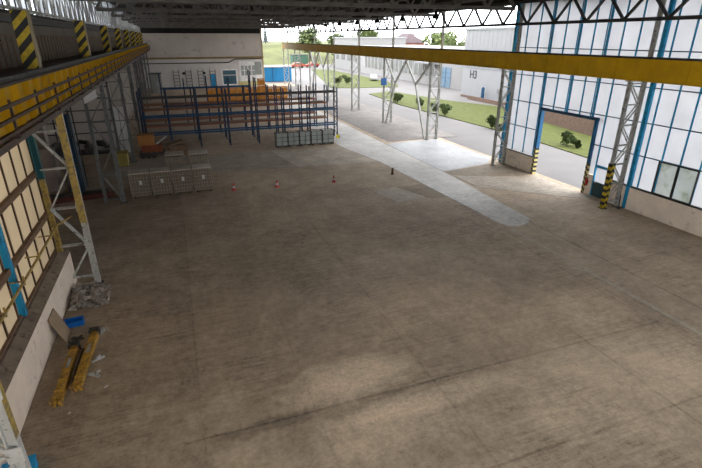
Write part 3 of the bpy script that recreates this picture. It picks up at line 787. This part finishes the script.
for k in range(14):
    q.cbox(random.uniform(-4.75, -4.5), random.uniform(16.85, 17.0), random.uniform(.03, .16), random.uniform(.12, .4), .05, .05, random.uniform(0, 3), random.uniform(-.4, .4))
tag(q.build('scrap_heap', grime), 'tangle of dark metal scrap at the far end of the yellow beams', 'scrap')
# blue tray, leaning board, rubble
t = thing('plastic_crate', 'blue plastic crate on the floor beside the leaning board', 'crate', (-4.85, 18.2, 0), .1)
q = MB(); q.box(-.32, -.18, .02, .32, .18, .05); 
for a in (-1, 1): q.box(-.32, a * .18 - .015, 0, .32, a * .18 + .015, .2); q.box(a * .32 - .015, -.18, 0, a * .32 + .015, .18, .2)
q.build('shell', bright, t); q = MB(); q.box(-.35, -.21, .18, .35, -.17, .22); q.box(-.35, .17, .18, .35, .21, .22); q.box(-.35, -.21, .18, -.31, .21, .22); q.box(.31, -.21, .18, .35, .21, .22); q.build('rim', bright, t)
bd = MB().add([(-5.34, 17.05, 1.0), (-4.94, 16.95, 0), (-4.94, 17.75, .0), (-5.34, 17.9, 1.0), (-5.30, 17.05, 1.02), (-4.90, 16.95, .02), (-4.90, 17.75, .02), (-5.30, 17.9, 1.02)],
    [(0, 1, 2, 3), (7, 6, 5, 4), (0, 4, 5, 1), (1, 5, 6, 2), (2, 6, 7, 3), (3, 7, 4, 0)])
tag(bd.build('chipboard_sheet', board), 'square brown board leaning against the white plinth', 'board')
q = MB()
for k in range(260):
    a = random.random(); x = -5.1 + 1.25 * random.random() ** 1.2; y = 19.3 + 2.0 * random.random()
    s = random.uniform(.04, .2); hgt = max(0, .4 * (1 - (x + 5.3) / 1.5)) * random.random()
    q.cbox(x, y, s * .3 + hgt, s * random.uniform(.8, 2.2), s, s * .5, random.uniform(0, 3), random.uniform(-.5, .5), random.uniform(-.5, .5))
tag(q.build('rubble', rubm), 'heap of pale rubble and broken boards at the plinth end', 'rubble', None, 'stuff')
bx = thing('steel_box', 'bright blue box at the foot of the nearest left column', 'box', (-4.95, 10.95, 0), .15)
MB().box(-.35, -.25, 0, .35, .25, .3).build('body', cyan, bx, bevel=.01); MB().box(-.37, -.27, .3, .37, .27, .34).build('lid', cyan, bx)
for k, (x, y, lab) in enumerate(((-3.3, 13.9, 'scrap of white paper on the floor right of the yellow beams'), (-4.2, 13.0, 'tiny white paper scrap in front of the yellow beams'))):
    tag(MB().cbox(x, y, .006, .14 - .06 * k, .05, .01, .8).build('paper_scrap', paper), lab, 'litter')

# left bay: machine, bin, planks, cabinet, sheets
t = thing('waste_bin', 'pale yellow waste bin beside a left column', 'bin', (-5.6, 43.9, 0))
MB().add([(0, 0, .08), (1.0, 0, .08), (1.0, .9, .08), (0, .9, .08), (-.08, -.08, 1.15), (1.08, -.08, 1.15), (1.08, .98, 1.15), (-.08, .98, 1.15)],
    [(0, 3, 2, 1), (4, 5, 6, 7), (0, 1, 5, 4), (1, 2, 6, 5), (2, 3, 7, 6), (3, 0, 4, 7)]).build('body', mat('pale_yellow_bin', (.36, .30, .09), .6, 0, .15, 2), t)
MB().box(-.11, -.11, 1.15, 1.11, 1.0, 1.24).build('lid', mat('bin_lid', (.25, .2, .04), .6), t)
for x in (.15, .85): MB().lathe([(.08, 0), (.08, .1)], 10, x, .1).build('wheel', black, t)
t = thing('machine', 'orange and dark red workshop machine on wheels left of the racks', 'machine', (-3.85, 46.4, 0))
MB().box(.1, .2, 1.15, 1.5, 1.2, 2.15).build('orange_housing', mat('dull_orange', (.33, .14, .04), .6, 0, .25, 3), t, bevel=.04)
MB().box(.3, .1, .55, 2.1, 1.2, 1.2).build('red_body', mat('dull_red_machine', (.2, .055, .025), .7, 0, .35, 3), t, bevel=.03)
MB().box(.1, .2, .3, 2.3, 1.1, .6).build('chassis', grime, t)
for x in (.35, .8, 1.3): 
    q = MB()
    q.tube([(x, .05, .3), (x, .22, .3)], .3, 14); q.build('wheel', grime, t)
MB().bar((1.6, .5, 1.2), (2.6, .4, 1.9), .14).build('arm', lgrey, t)
def pallet(loc, rz, lab, tilt=0):
    t = thing('timber_pallet', lab, 'pallet', loc, rz, 'timber pallets by the machine'); t.rotation_euler[1] = tilt
    wood = globals()['brownw']
    q = MB()
    for k in range(5): q.box(0, k * .2, .12, 1.5, k * .2 + .14, .15)
    q.build('deck_boards', wood, t)
    for y in (0, .4, .8): MB().box(0, y, 0, 1.5, y + .12, .12).build('runner', wood, t)
    return t
pp0 = pallet((-1.15, 46.5, 0), .1, 'timber pallet lying lowest in the pile beside the machine')
for k in range(5): dup(pp0, (-1.15 + .08 * (k % 2), 46.5 + .05 * k, .152 * (k + 1)), .1 + .07 * (k % 3), f'timber pallet in the pile beside the machine, {ORD[k + 1]} from the floor')
q = dup(pp0, (-1.2, 46.5, .93), .3, 'timber pallet tilted on top of the pile beside the machine'); q.rotation_euler[1] = -.2
q = MB()
for k in range(26): q.cbox(random.uniform(-11.5, -6.8), random.uniform(50.2, 51.6), .2 + random.random() * .9, random.uniform(.3, 1.3), random.uniform(.2, .5), random.uniform(.15, .5), random.uniform(0, 3))
q.box(-11.6, 50, 0, -6.7, 51.8, .2)
tag(q.build('scrap_pile', grime), 'dark pile of scrap along the grey partition of the left bay', 'scrap pile', None, 'stuff')
tag(MB().ibeam((-10.5, 34.6, .16), (-4.9, 35.4, .16), .25, .32, .03).build('steel_girder', mat('primer_red', (.12, .035, .025), .7, 0, .3, 3)), 'dark red steel girder lying on the floor left of the crates', 'girder')
tag(MB().ibeam((-10.8, 35.7, .16), (-5.4, 36.2, .16), .25, .32, .03).build('steel_girder', grime), 'blackened steel girder lying behind the dark red one', 'girder')
t = thing('steel_cabinet', 'tall white panel cabinet against the left bay partition', 'cabinet', (-5.75, 50.0, 0))
MB().box(0, 0, 0, 1.0, .5, 4.3).build('body', mat('off_white_cabinet', (.6, .58, .56), .6, 0, .15, 1), t); MB().box(.48, -.02, .1, .52, 0, 4.2).build('door_seam', grime, t); MB().box(.4, -.05, 2.0, .46, 0, 2.25).build('handle', grime, t)
t = thing('sheeted_rack', 'tall dark blue sheeted rack seen through the yellow lattice column', 'rack', (-7.9, 37.0, 0))
MB().add([(0, 0, .12), (.85, -.05, .1), (.85, 1.2, .1), (0, 1.2, .12), (.05, .05, 5.3), (.8, .08, 5.5), (.8, 1.1, 5.5), (.05, 1.1, 5.3)], [(0, 3, 2, 1), (4, 5, 6, 7), (0, 1, 5, 4), (1, 2, 6, 5), (2, 3, 7, 6), (3, 0, 4, 7)]).build('sheet', mat('dull_blue_sheet', (.022, .055, .095), .6, 0, .25, .8), t)
q = MB()
for x in (-.1, .87):
    for y in (-.1, 1.2): q.box(x, y, 0, x + .08, y + .08, 5.9)
q.build('posts', grime, t)
for z in (2.0, 4.0, 5.8):
    q = MB(); q.box(-.1, -.1, z, .95, -.04, z + .09); q.build('crossbar', grime, t)
t = thing('wrapped_bundle', 'pinkish white wrapped bundle beside the blue sheeted rack', 'bundle', (-9.9, 37.4, 0))
MB().box(0, 0, .12, 1.3, 1.1, 3.2).build('wrapping', mat('pinkish_wrap', (.30, .24, .21), .8, 0, .2, 1.5), t, bevel=.08); MB().box(0, 0, 0, 1.3, 1.1, .12).build('pallet_base', wood, t)
struct(MB().box(-12.2, 39.5, 0, -9.3, 39.7, 7.95).build('wall_left_cross', mat('pinkish_brick_wall', (.23, .185, .15), .85, 0, .25, 1.2)))
t = thing('sign_plate', 'white plate hung under the left crane beam beside a grey column', 'sign', (-5.3, 33.42, 6.55))
MB().add([(0, 0, .0), (.75, 0, .35), (.75, 0, 1.3), (0, 0, 1.3), (0, .04, 0), (.75, .04, .35), (.75, .04, 1.3), (0, .04, 1.3)], [(0, 1, 2, 3), (7, 6, 5, 4), (0, 4, 5, 1), (1, 5, 6, 2), (2, 6, 7, 3), (3, 7, 4, 0)]).build('plate', mat('white_plate', (.8, .79, .77), .6), t)
MB().box(.3, 0, 1.3, .4, .04, 1.36).build('hanger', grime, t)

# red fire extinguisher at the gate
t = thing('fire_extinguisher', 'red fire extinguisher hung beside the gate opening', 'fire extinguisher', (26.62, 24.42, .62))
MB().lathe([(.02, 0), (.09, .02), (.09, .42), (.04, .5), (.03, .56)], 14).build('cylinder', redp, t, smooth=True); MB().box(-.02, -.02, .54, .03, .1, .6).build('valve', black, t); MB().tube([(0, .08, .55), (.0, .13, .4), (0, .11, .1)], .014, 6).build('hose', black, t); MB().box(.07, -.04, .2, .135, .04, .3).build('bracket', black, t)
# pipework at the chevron column foot
q = MB(); q.tube([(26.2, 21.15, .05), (26.6, 21.2, .05)], .06); q.tube([(26.3, 21.2, .05), (26.3, 21.25, .9)], .035)
tag(q.build('cable_duct', grime), 'dark pipe stub at the foot of the chevron column', 'pipe')

# ================================================================ FAR WALL FITTINGS
fy = FARY - .05
def ladder(x, lab):
    t = thing('wall_ladder', lab, 'ladder rack', (x, fy - .25, 0), 0, 'ladder frames on the far wall')
    for s in (0, 1.2): MB().box(s, 0, 0, s + .16, .14, 3.7).build('rail', mat('ladder_grey', (.13, .125, .12), .6), t)
    q = MB()
    for z in (.4, 1.1, 1.8, 2.5, 3.2): q.box(.16, .03, z, 1.2, .1, z + .11)
    q.build('rungs', mat('ladder_grey', (.13, .125, .12), .6), t); MB().box(.3, .14, 3.2, .9, .26, 3.3).build('wall_hook', grime, t)
    return t
la = ladder(.15, 'grey ladder frame on the far wall, leftmost of four')
for k, l in enumerate(('grey ladder frame on the far wall, second of four from the left', 'grey ladder frame on the far wall, third of four from the left', 'grey ladder frame in front of the small blue door')): dup(la, (.15 + 2.65 * (k + 1), fy - .25, 0), 0, l)
wd = struct(MB().box(8.3, fy - .05, 0, 9.4, fy + .02, 2.7).build('door_3', cyan)); MB().box(8.4, fy - .08, 1.1, 8.5, fy - .05, 1.3).build('door_handle', grime, wd)
wn = struct(MB().box(10.9, fy - .04, .35, 14.2, fy + .02, 3.5).build('window_6', bluegl))
q = MB(); 
for x in (10.75, 14.05): q.box(x, fy - .1, .2, x + .3, fy, 3.65)
q.box(10.75, fy - .1, 3.4, 14.35, fy, 3.7); q.box(10.75, fy - .1, .1, 14.35, fy, .35); q.box(10.9, fy - .08, 2.3, 14.2, fy - .03, 2.38); q.build('window_frame', mat('bright_white_frame', (.8, .78, .75), .6), wn)
lv = struct(MB().box(14.9, fy - .06, .9, 20.2, fy + .02, 5.4).build('window_7', mat('white_wall_panel', (.75, .73, .7), .8)))
q = MB()
for i in range(4):
    for j in range(2): q.box(15.3 + i * .85, fy - .09, 2.2 + j * 1.15, 15.95 + i * .85, fy - .05, 3.2 + j * 1.15)
q.build('grey_panes', mat('grey_pane', (.28, .3, .29), .4), lv); MB().box(18.5, fy - .1, 2.3, 20.1, fy - .05, 5.2).build('louvre', mat('louvre_grey', (.27, .28, .26), .6), lv)
t = thing('site_cabin', 'grey cabin in the left corner before the far wall', 'cabin', (-4.5, 106.3, 0))
MB().box(0, 0, 0, 2.3, 2.4, 3.6).build('walls', mat('cabin_grey', (.24, .245, .23), .7, 0, .08, 1), t); MB().box(-.1, -.1, 3.6, 2.4, 2.5, 3.75).build('roof', grime, t); MB().box(1.2, -.03, 0, 2.0, 0, 2.1).build('cabin_door', mat('cabin_door', (.3, .3, .28), .7), t)
for k, (x, l) in enumerate(((2.2, 'small dark lamp on the far wall left of the second ladder frame'), (6.6, 'small dark lamp on the far wall at the third ladder frame'))):
    t = thing('wall_lamp', l, 'lamp', (x, fy - .3, 2.7)); MB().box(0, 0, 0, .6, .22, .5).build('housing', black, t); MB().box(.2, .22, .15, .4, .3, .3).build('bracket', black, t)
# ================================================================ OUTSIDE
struct(MB().prism([(34.9, 28), (35.9, 39.3), (36, 49.6), (35.0, 72.7), (36.4, 89.8), (42.4, 93), (45.7, 74.5), (49.0, 66), (51.5, 56), (52, 20), (34, 12)], -.03, .06).build('ground_lawn', grassm))
struct(MB().prism([(33, 104), (38.0, 102.2), (48.0, 101.0), (50.5, 106.4), (52, 129), (52.0, 164.9), (47.0, 172)], -.03, .06).build('ground_lawn_far', grassm))
struct(MB().add([(-60, 205, -.03), (90, 205, -.03), (140, 260, 7), (-60, 260, 7.5), (-60, 420, 8), (140, 420, 8)], [(0, 1, 2, 3), (3, 2, 5, 4)]).build('ground_hill', drygrass))
# kerb between road and lawn
# H3 hall
h = thing('industrial_hall', 'pale hall marked H3 beyond the lawn', 'building', (51.7, 55, 0))
MB().box(0, -14, 0, 26, 25.6, 5.2).build('lower_wall', h3wall, h)
q = MB(); n = 66
for i in range(n):
    ya = -14 + 39.6 * i / n; yb = -14 + 39.6 * (i + 1) / n; d = .03 if i % 2 else 0
    q.box(-.08 + d, ya, 5.2, 26, yb, 11.6)
q.build('corrugated_wall', h3clad, h)
MB().box(-.2, -14.2, 11.6, 26.2, 25.8, 11.95).build('roof_edge', mat('roof_edge_grey', (.2, .21, .21), .6), h)
MB().box(-.06, -14, 0, 0, 25.6, .35).build('base_strip', brick, h)
cu = bpy.data.curves.new('lettering', 'FONT'); cu.body = 'H3'; cu.size = 1.9; cu.align_x = 'CENTER'; cu.align_y = 'CENTER'; cu.extrude = .02; cu.offset = .03
to = bpy.data.objects.new('lettering', cu); COL.objects.link(to); to.parent = h; to.location = (-.03, 22.0, 4.1); to.rotation_euler = (math.pi / 2, 0, -math.pi / 2)
cu.materials.append(mat('dark_lettering', (.05, .05, .055), .6)); dg = bpy.context.evaluated_depsgraph_get(); me = bpy.data.meshes.new_from_object(to.evaluated_get(dg)); to2 = bpy.data.objects.new('lettering_h', me); mw = (to.location.copy(), to.rotation_euler.copy()); bpy.data.objects.remove(to); to2.name = 'lettering'; COL.objects.link(to2); to2.parent = h; to2.location, to2.rotation_euler = mw; to2['label'] = 'dark H3 lettering'
MB().box(-.2, 13.5, 1.6, 0, 14.3, 2.3).build('meter_box', mat('meter_grey', (.2, .2, .2), .6), h)
t = thing('blue_post', 'blue post standing against the pale H3 hall', 'post', (51.0, 72.6, 0))
MB().lathe([(.28, 0), (.28, 2.2), (.1, 2.35)], 12).build('shaft', mat('post_blue', (.015, .06, .12), .6), t); MB().lathe([(.42, 0), (.42, .06)], 12).build('foot_plate', grime, t)
# low brick edging and brick wall
def wallrun(pts, hgt, tk, m, name, lab):
    q = MB()
    for a, c in zip(pts[:-1], pts[1:]): q.bar((a[0], a[1], hgt / 2 - .03), (c[0], c[1], hgt / 2 - .03), tk, hgt)
    return tag(q.build(name, m), lab, 'wall')
wallrun([(50.2, 66), (50.3, 71), (50.4, 76)], .65, .35, brick, 'planter_wall', 'low brick edging before the pale H3 hall')
wallrun([(46.6, 54), (45.4, 49.3), (43.9, 41), (42.6, 30)], 2.6, .35, mat('pink_brick', (.16, .105, .082), .9, 0, .25, 3), 'garden_wall', 'brick wall beyond the lawn, seen through the gate')
# long low building with grey glazing
h = thing('office_building', 'long low white building with grey glazing beyond the lawn', 'building', (57.5, 88, 0))
MB().box(0, 0, 0, 18, 61.5, 7.9).build('walls', mat('office_white', (.25, .24, .235), .7, 0, .06, .5), h)
MB().box(-.35, -.3, 7.7, 18.3, 61.7, 8.2).build('parapet', mat('parapet_white', (.32, .30, .28), .7), h)
for k in range(8):
    y = 13.2 + k * 5.6; f_ = MB().box(-.1, y, 1.9, 0, y + 5.0, 6.9).build('window', winm, h)
    q = MB()
    for j in range(3): q.box(-.2, y + j * 2.42, 1.9, -.08, y + j * 2.42 + .16, 6.9)
    q.build('glazing_bars', whitep, f_)
o = MB().box(-.12, 6.2, .05, 0, 10.3, 4.3).build('gate_door', mat('pale_blue_gate', (.13, .19, .25), .6, 0, .1, .5), h); o['label'] = 'pale blue gate'
q = MB(); q.box(-.2, 8.2, .05, -.1, 8.35, 4.3); q.box(-.2, 6.2, 2.1, -.1, 10.3, 2.2); q.box(-.2, 6.2, 3.1, -.1, 10.3, 3.2); q.build('gate_rails', mat('gate_rail_blue', (.05, .14, .24), .6), o)
MB().box(-2.2, 11.0, 4.8, -.0, 19.5, 5.1).build('canopy', h3clad, h)
h = thing('white_block', 'tall white block behind the lattice columns on the far lawn', 'building', (58, 151, 0))
MB().box(0, 0, 0, 16, 28, 10.2).build('walls', mat('block_white', (.21, .205, .2), .7, 0, .06, .4), h); MB().box(-.3, -.3, 10.2, 16.3, 28.3, 10.6).build('roof', h3clad, h)
for k in range(4): MB().box(-.08, 3 + k * 6.2, 3.2, 0, 6.5 + k * 6.2, 6.2).build('window', winm, h)
# house with red roof
h = thing('house', 'distant house with a dark red roof between the trees', 'house', (88, 183, 0))
MB().box(0, 0, 0, 10, 13, 8.6).build('walls', redwall, h)
MB().add([(-.6, -.6, 8.5), (10.6, -.6, 8.5), (10.6, 13.6, 8.5), (-.6, 13.6, 8.5), (5, 3, 12.2), (5, 10, 12.2)], [(0, 1, 4), (1, 2, 5, 4), (2, 3, 5), (3, 0, 4, 5), (0, 3, 2, 1)]).build('roof', roofred, h)
for y in (2.0, 6.0, 9.6): MB().box(-.06, y, 5.4, 0, y + 1.5, 7.4).build('window', winm, h)
MB().box(6.5, 4, 10, 7.4, 5, 11.9).build('chimney', redwall, h)
# blue container
t = thing('container', 'bright blue container with a white roof beyond the far wall', 'container', (21.8, 124.2, -.03))
q = MB()
for i in range(28): q.box(.25 * i, 0 if i % 2 else .06, .1, .25 * (i + 1), 4, 3.5)
q.build('walls', mat('container_blue', (.012, .17, .36), .5, 0, .12, .5), t); MB().box(-.1, -.15, 3.5, 7.15, 4.1, 3.8).build('roof', whitep, t); MB().box(0, .05, 0, 7, 4, .1).build('base_frame', grime, t)
q = MB(); q.box(2.1, -.04, .1, 2.2, 0, 3.5); q.build('door_seam', dblue, t)
# parked vehicles
def car(loc, rz, m, lab, s=1.0):
    t = thing('car', lab, 'car', loc, rz); t.scale = (s, s, s)
    prof = [(-2.1, .35), (-2.15, .8), (-1.9, .95), (-1.1, 1.0), (-.5, 1.45), (1.0, 1.5), (1.7, 1.0), (2.1, .9), (2.15, .4)]
    q = MB(); n = len(prof); q.v = [(x, -.85, z) for x, z in prof] + [(x, .85, z) for x, z in prof]
    q.f = [tuple(range(n))[::-1], tuple(range(n, 2 * n))] + [(i, (i + 1) % n, n + (i + 1) % n, n + i) for i in range(n)]
    q.build('body', m, t, bevel=.06)
    for y in (-.87, .85): MB().prism([(-.95, 0), (-.45, .38), (.95, .42), (1.5, 0)], 0, .02).build('side_window', winm, t).matrix_local = Matrix.Translation((0, y + .02, 1.0)) @ Matrix.Rotation(math.pi / 2, 4, 'X')
    for x in (-1.35, 1.35):
        for y in (-.86, .66): MB().tube([(x, y, .33), (x, y + .2, .33)], .33, 14).build('wheel', black, t)
    return t
car((49.5, 119, .03), 1.2, mat('car_white', (.33, .33, .34), .4), 'pale car parked before the grey glazing of the long building')
car((44.0, 181, -.03), .2, orred, 'orange red vehicle parked far off beyond the blue container', 1.35)
car((50.6, 183, -.03), .3, mat('car_red', (.30, .05, .03), .4), 'second orange red vehicle, parked right of the first one', 1.25)
t = thing('green_skip', 'dark green container behind the orange red vehicles', 'container', (45, 190, -.03)); MB().box(0, 0, 0, 6, 5, 4.2).build('body', mat('skip_green', (.04, .09, .06), .7), t); MB().box(-.1, -.1, 4.2, 6.1, 5.1, 4.4).build('rim', grime, t)

# trees and bushes
def leaves(n, rx, ry, rz, cz, size, seed, lumps=9):
    rnd = random.Random(seed); b = MB(); L_ = []
    for k in range(lumps):
        a = rnd.uniform(0, 6.28); e = rnd.uniform(-.8, 1.0); rr = rnd.uniform(.15, .6)
        L_.append((rx * rr * math.cos(a), ry * rr * math.sin(a), cz + rz * .62 * e, rnd.uniform(.35, .55)))
    L_.append((0, 0, cz, .62))
    for k in range(n):
        lx, ly, lz, lr = rnd.choice(L_)
        d = Vector((rnd.gauss(0, 1), rnd.gauss(0, 1), rnd.gauss(0, 1))).normalized() * (rnd.random() ** .35)
        c = Vector((lx + d.x * rx * lr, ly + d.y * ry * lr, lz + d.z * rz * lr))
        u = Vector((rnd.gauss(0, 1), rnd.gauss(0, 1), rnd.gauss(0, 1))).normalized(); v = u.orthogonal().normalized()
        s = size * rnd.uniform(.6, 1.3)
        b.add([c - u * s, c + v * s * .6, c + u * s, c - v * s * .6], [(0, 1, 2, 3)])
    return b
def tree(loc, r, hgt, lab, seed, m=None, name='tree'):
    t = thing(name, lab, 'tree', loc, seed, 'trees beyond the buildings')
    leaves(2600, r, r, hgt * .38, hgt * .62, r * .085, seed).build('crown', m or leafm, t)
    q = MB().tube([(0, 0, 0), (.1, 0, hgt * .3), (0, .1, hgt * .62)], .03 * hgt, 8)
    for a in range(5): q.tube([(0, 0, hgt * (.3 + .05 * a)), (r * .5 * math.cos(a * 1.3), r * .5 * math.sin(a * 1.3), hgt * (.55 + .05 * a))], .012 * hgt, 5)
    q.build('trunk', bark, t); return t
tree((80, 204, 0), 8.5, 14.0, 'broad green tree left of the distant red roofed house', 3)
tree((68, 196, 0), 8, 12.5, 'green tree behind the tall white block', 4)
tree((96, 164, 0), 7.5, 12.5, 'green tree right of the distant red roofed house', 5)
tree((88, 130, 0), 7, 12, 'green tree behind the H3 hall roof corner', 6)
tree((59, 216, 0), 8.5, 14.5, 'large green tree above the far end of the right crane beam', 7)
tree((100, 150, 0), 6.5, 11.5, 'small green tree at the back of the long white building', 9)
for k, (x, y, hh, l) in enumerate(((30, 290, 10, 'tall dark conifer on the horizon, leftmost by the far wall'), (35, 292, 8.5, 'dark conifer on the horizon, second from the far wall'), (41, 288, 11, 'dark conifer on the horizon, third from the far wall'), (47, 291, 9, 'dark conifer on the horizon, fourth from the far wall'), (53, 290, 10, 'dark conifer on the horizon, fifth from the far wall'))):
    t = thing('conifer', l, 'tree', (x, y, 7.0), k, 'conifers on the horizon'); q = MB()
    for j in range(7): z = hh * (.1 + .125 * j); q.lathe([(hh * .22 * (1 - j / 7.5), z), (.05, z + hh * .22)], 9)
    q.build('crown', conif, t); MB().lathe([(.3, 0), (.2, hh * .5)], 8).build('trunk', bark, t)
def bush(loc, r, hgt, lab, seed, g='round shrubs on the lawn'):
    t = thing('shrub', lab, 'shrub', loc, seed, g)
    leaves(900, r, r, hgt * .5, hgt * .52, .11, seed, 7).build('foliage', leafd, t)
    q = MB()
    for a in range(5): q.tube([(0, 0, 0), (r * .4 * math.cos(a * 1.26), r * .4 * math.sin(a * 1.26), hgt * .6)], .02, 5)
    q.build('stems', bark, t); return t
bush((37.3, 37.6, .05), .95, 1.7, 'leafy shrub seen through the gate opening', 21)
bush((37.4, 36.2, .05), .3, .8, 'tiny shrub beside the shrub seen through the gate', 22)
bush((36.0, 48.6, .05), .95, 1.75, 'round shrub beside the column at the end of the glazed wall', 23)
bush((34.8, 45.5, .05), .6, 1.1, 'low shrub peeping past the end of the glazed wall', 28)
bush((35.9, 59.6, .05), 1.1, 1.6, 'wide shrub right of the forked brace column', 24)
bush((36.0, 62.6, .05), .9, 1.5, 'round shrub partly behind the forked brace column', 25)
bush((36.4, 68.4, .05), .85, 1.7, 'round shrub between the arms of the forked brace', 26)
bush((35.9, 75.4, .05), 1.0, 1.6, 'round shrub beside the column with the blue box', 27)
bush((35.6, 107, .05), 1.7, 2.6, 'dark shrub at the near edge of the far lawn', 29)
bush((39.6, 112, .05), 1.4, 2.2, 'second dark shrub farther into the far lawn', 30)
# lamp post rods outside
t = thing('street_lamp', 'pale street lamp before the long white building', 'street lamp', (50.0, 112, 0)); MB().tube([(0, 0, 0), (0, 0, 5.6), (-.6, 0, 6.1)], .09, 8).build('pole', whitep, t); MB().box(-1.6, -.2, 5.95, -.5, .2, 6.25).build('lamp_head', whitep, t)
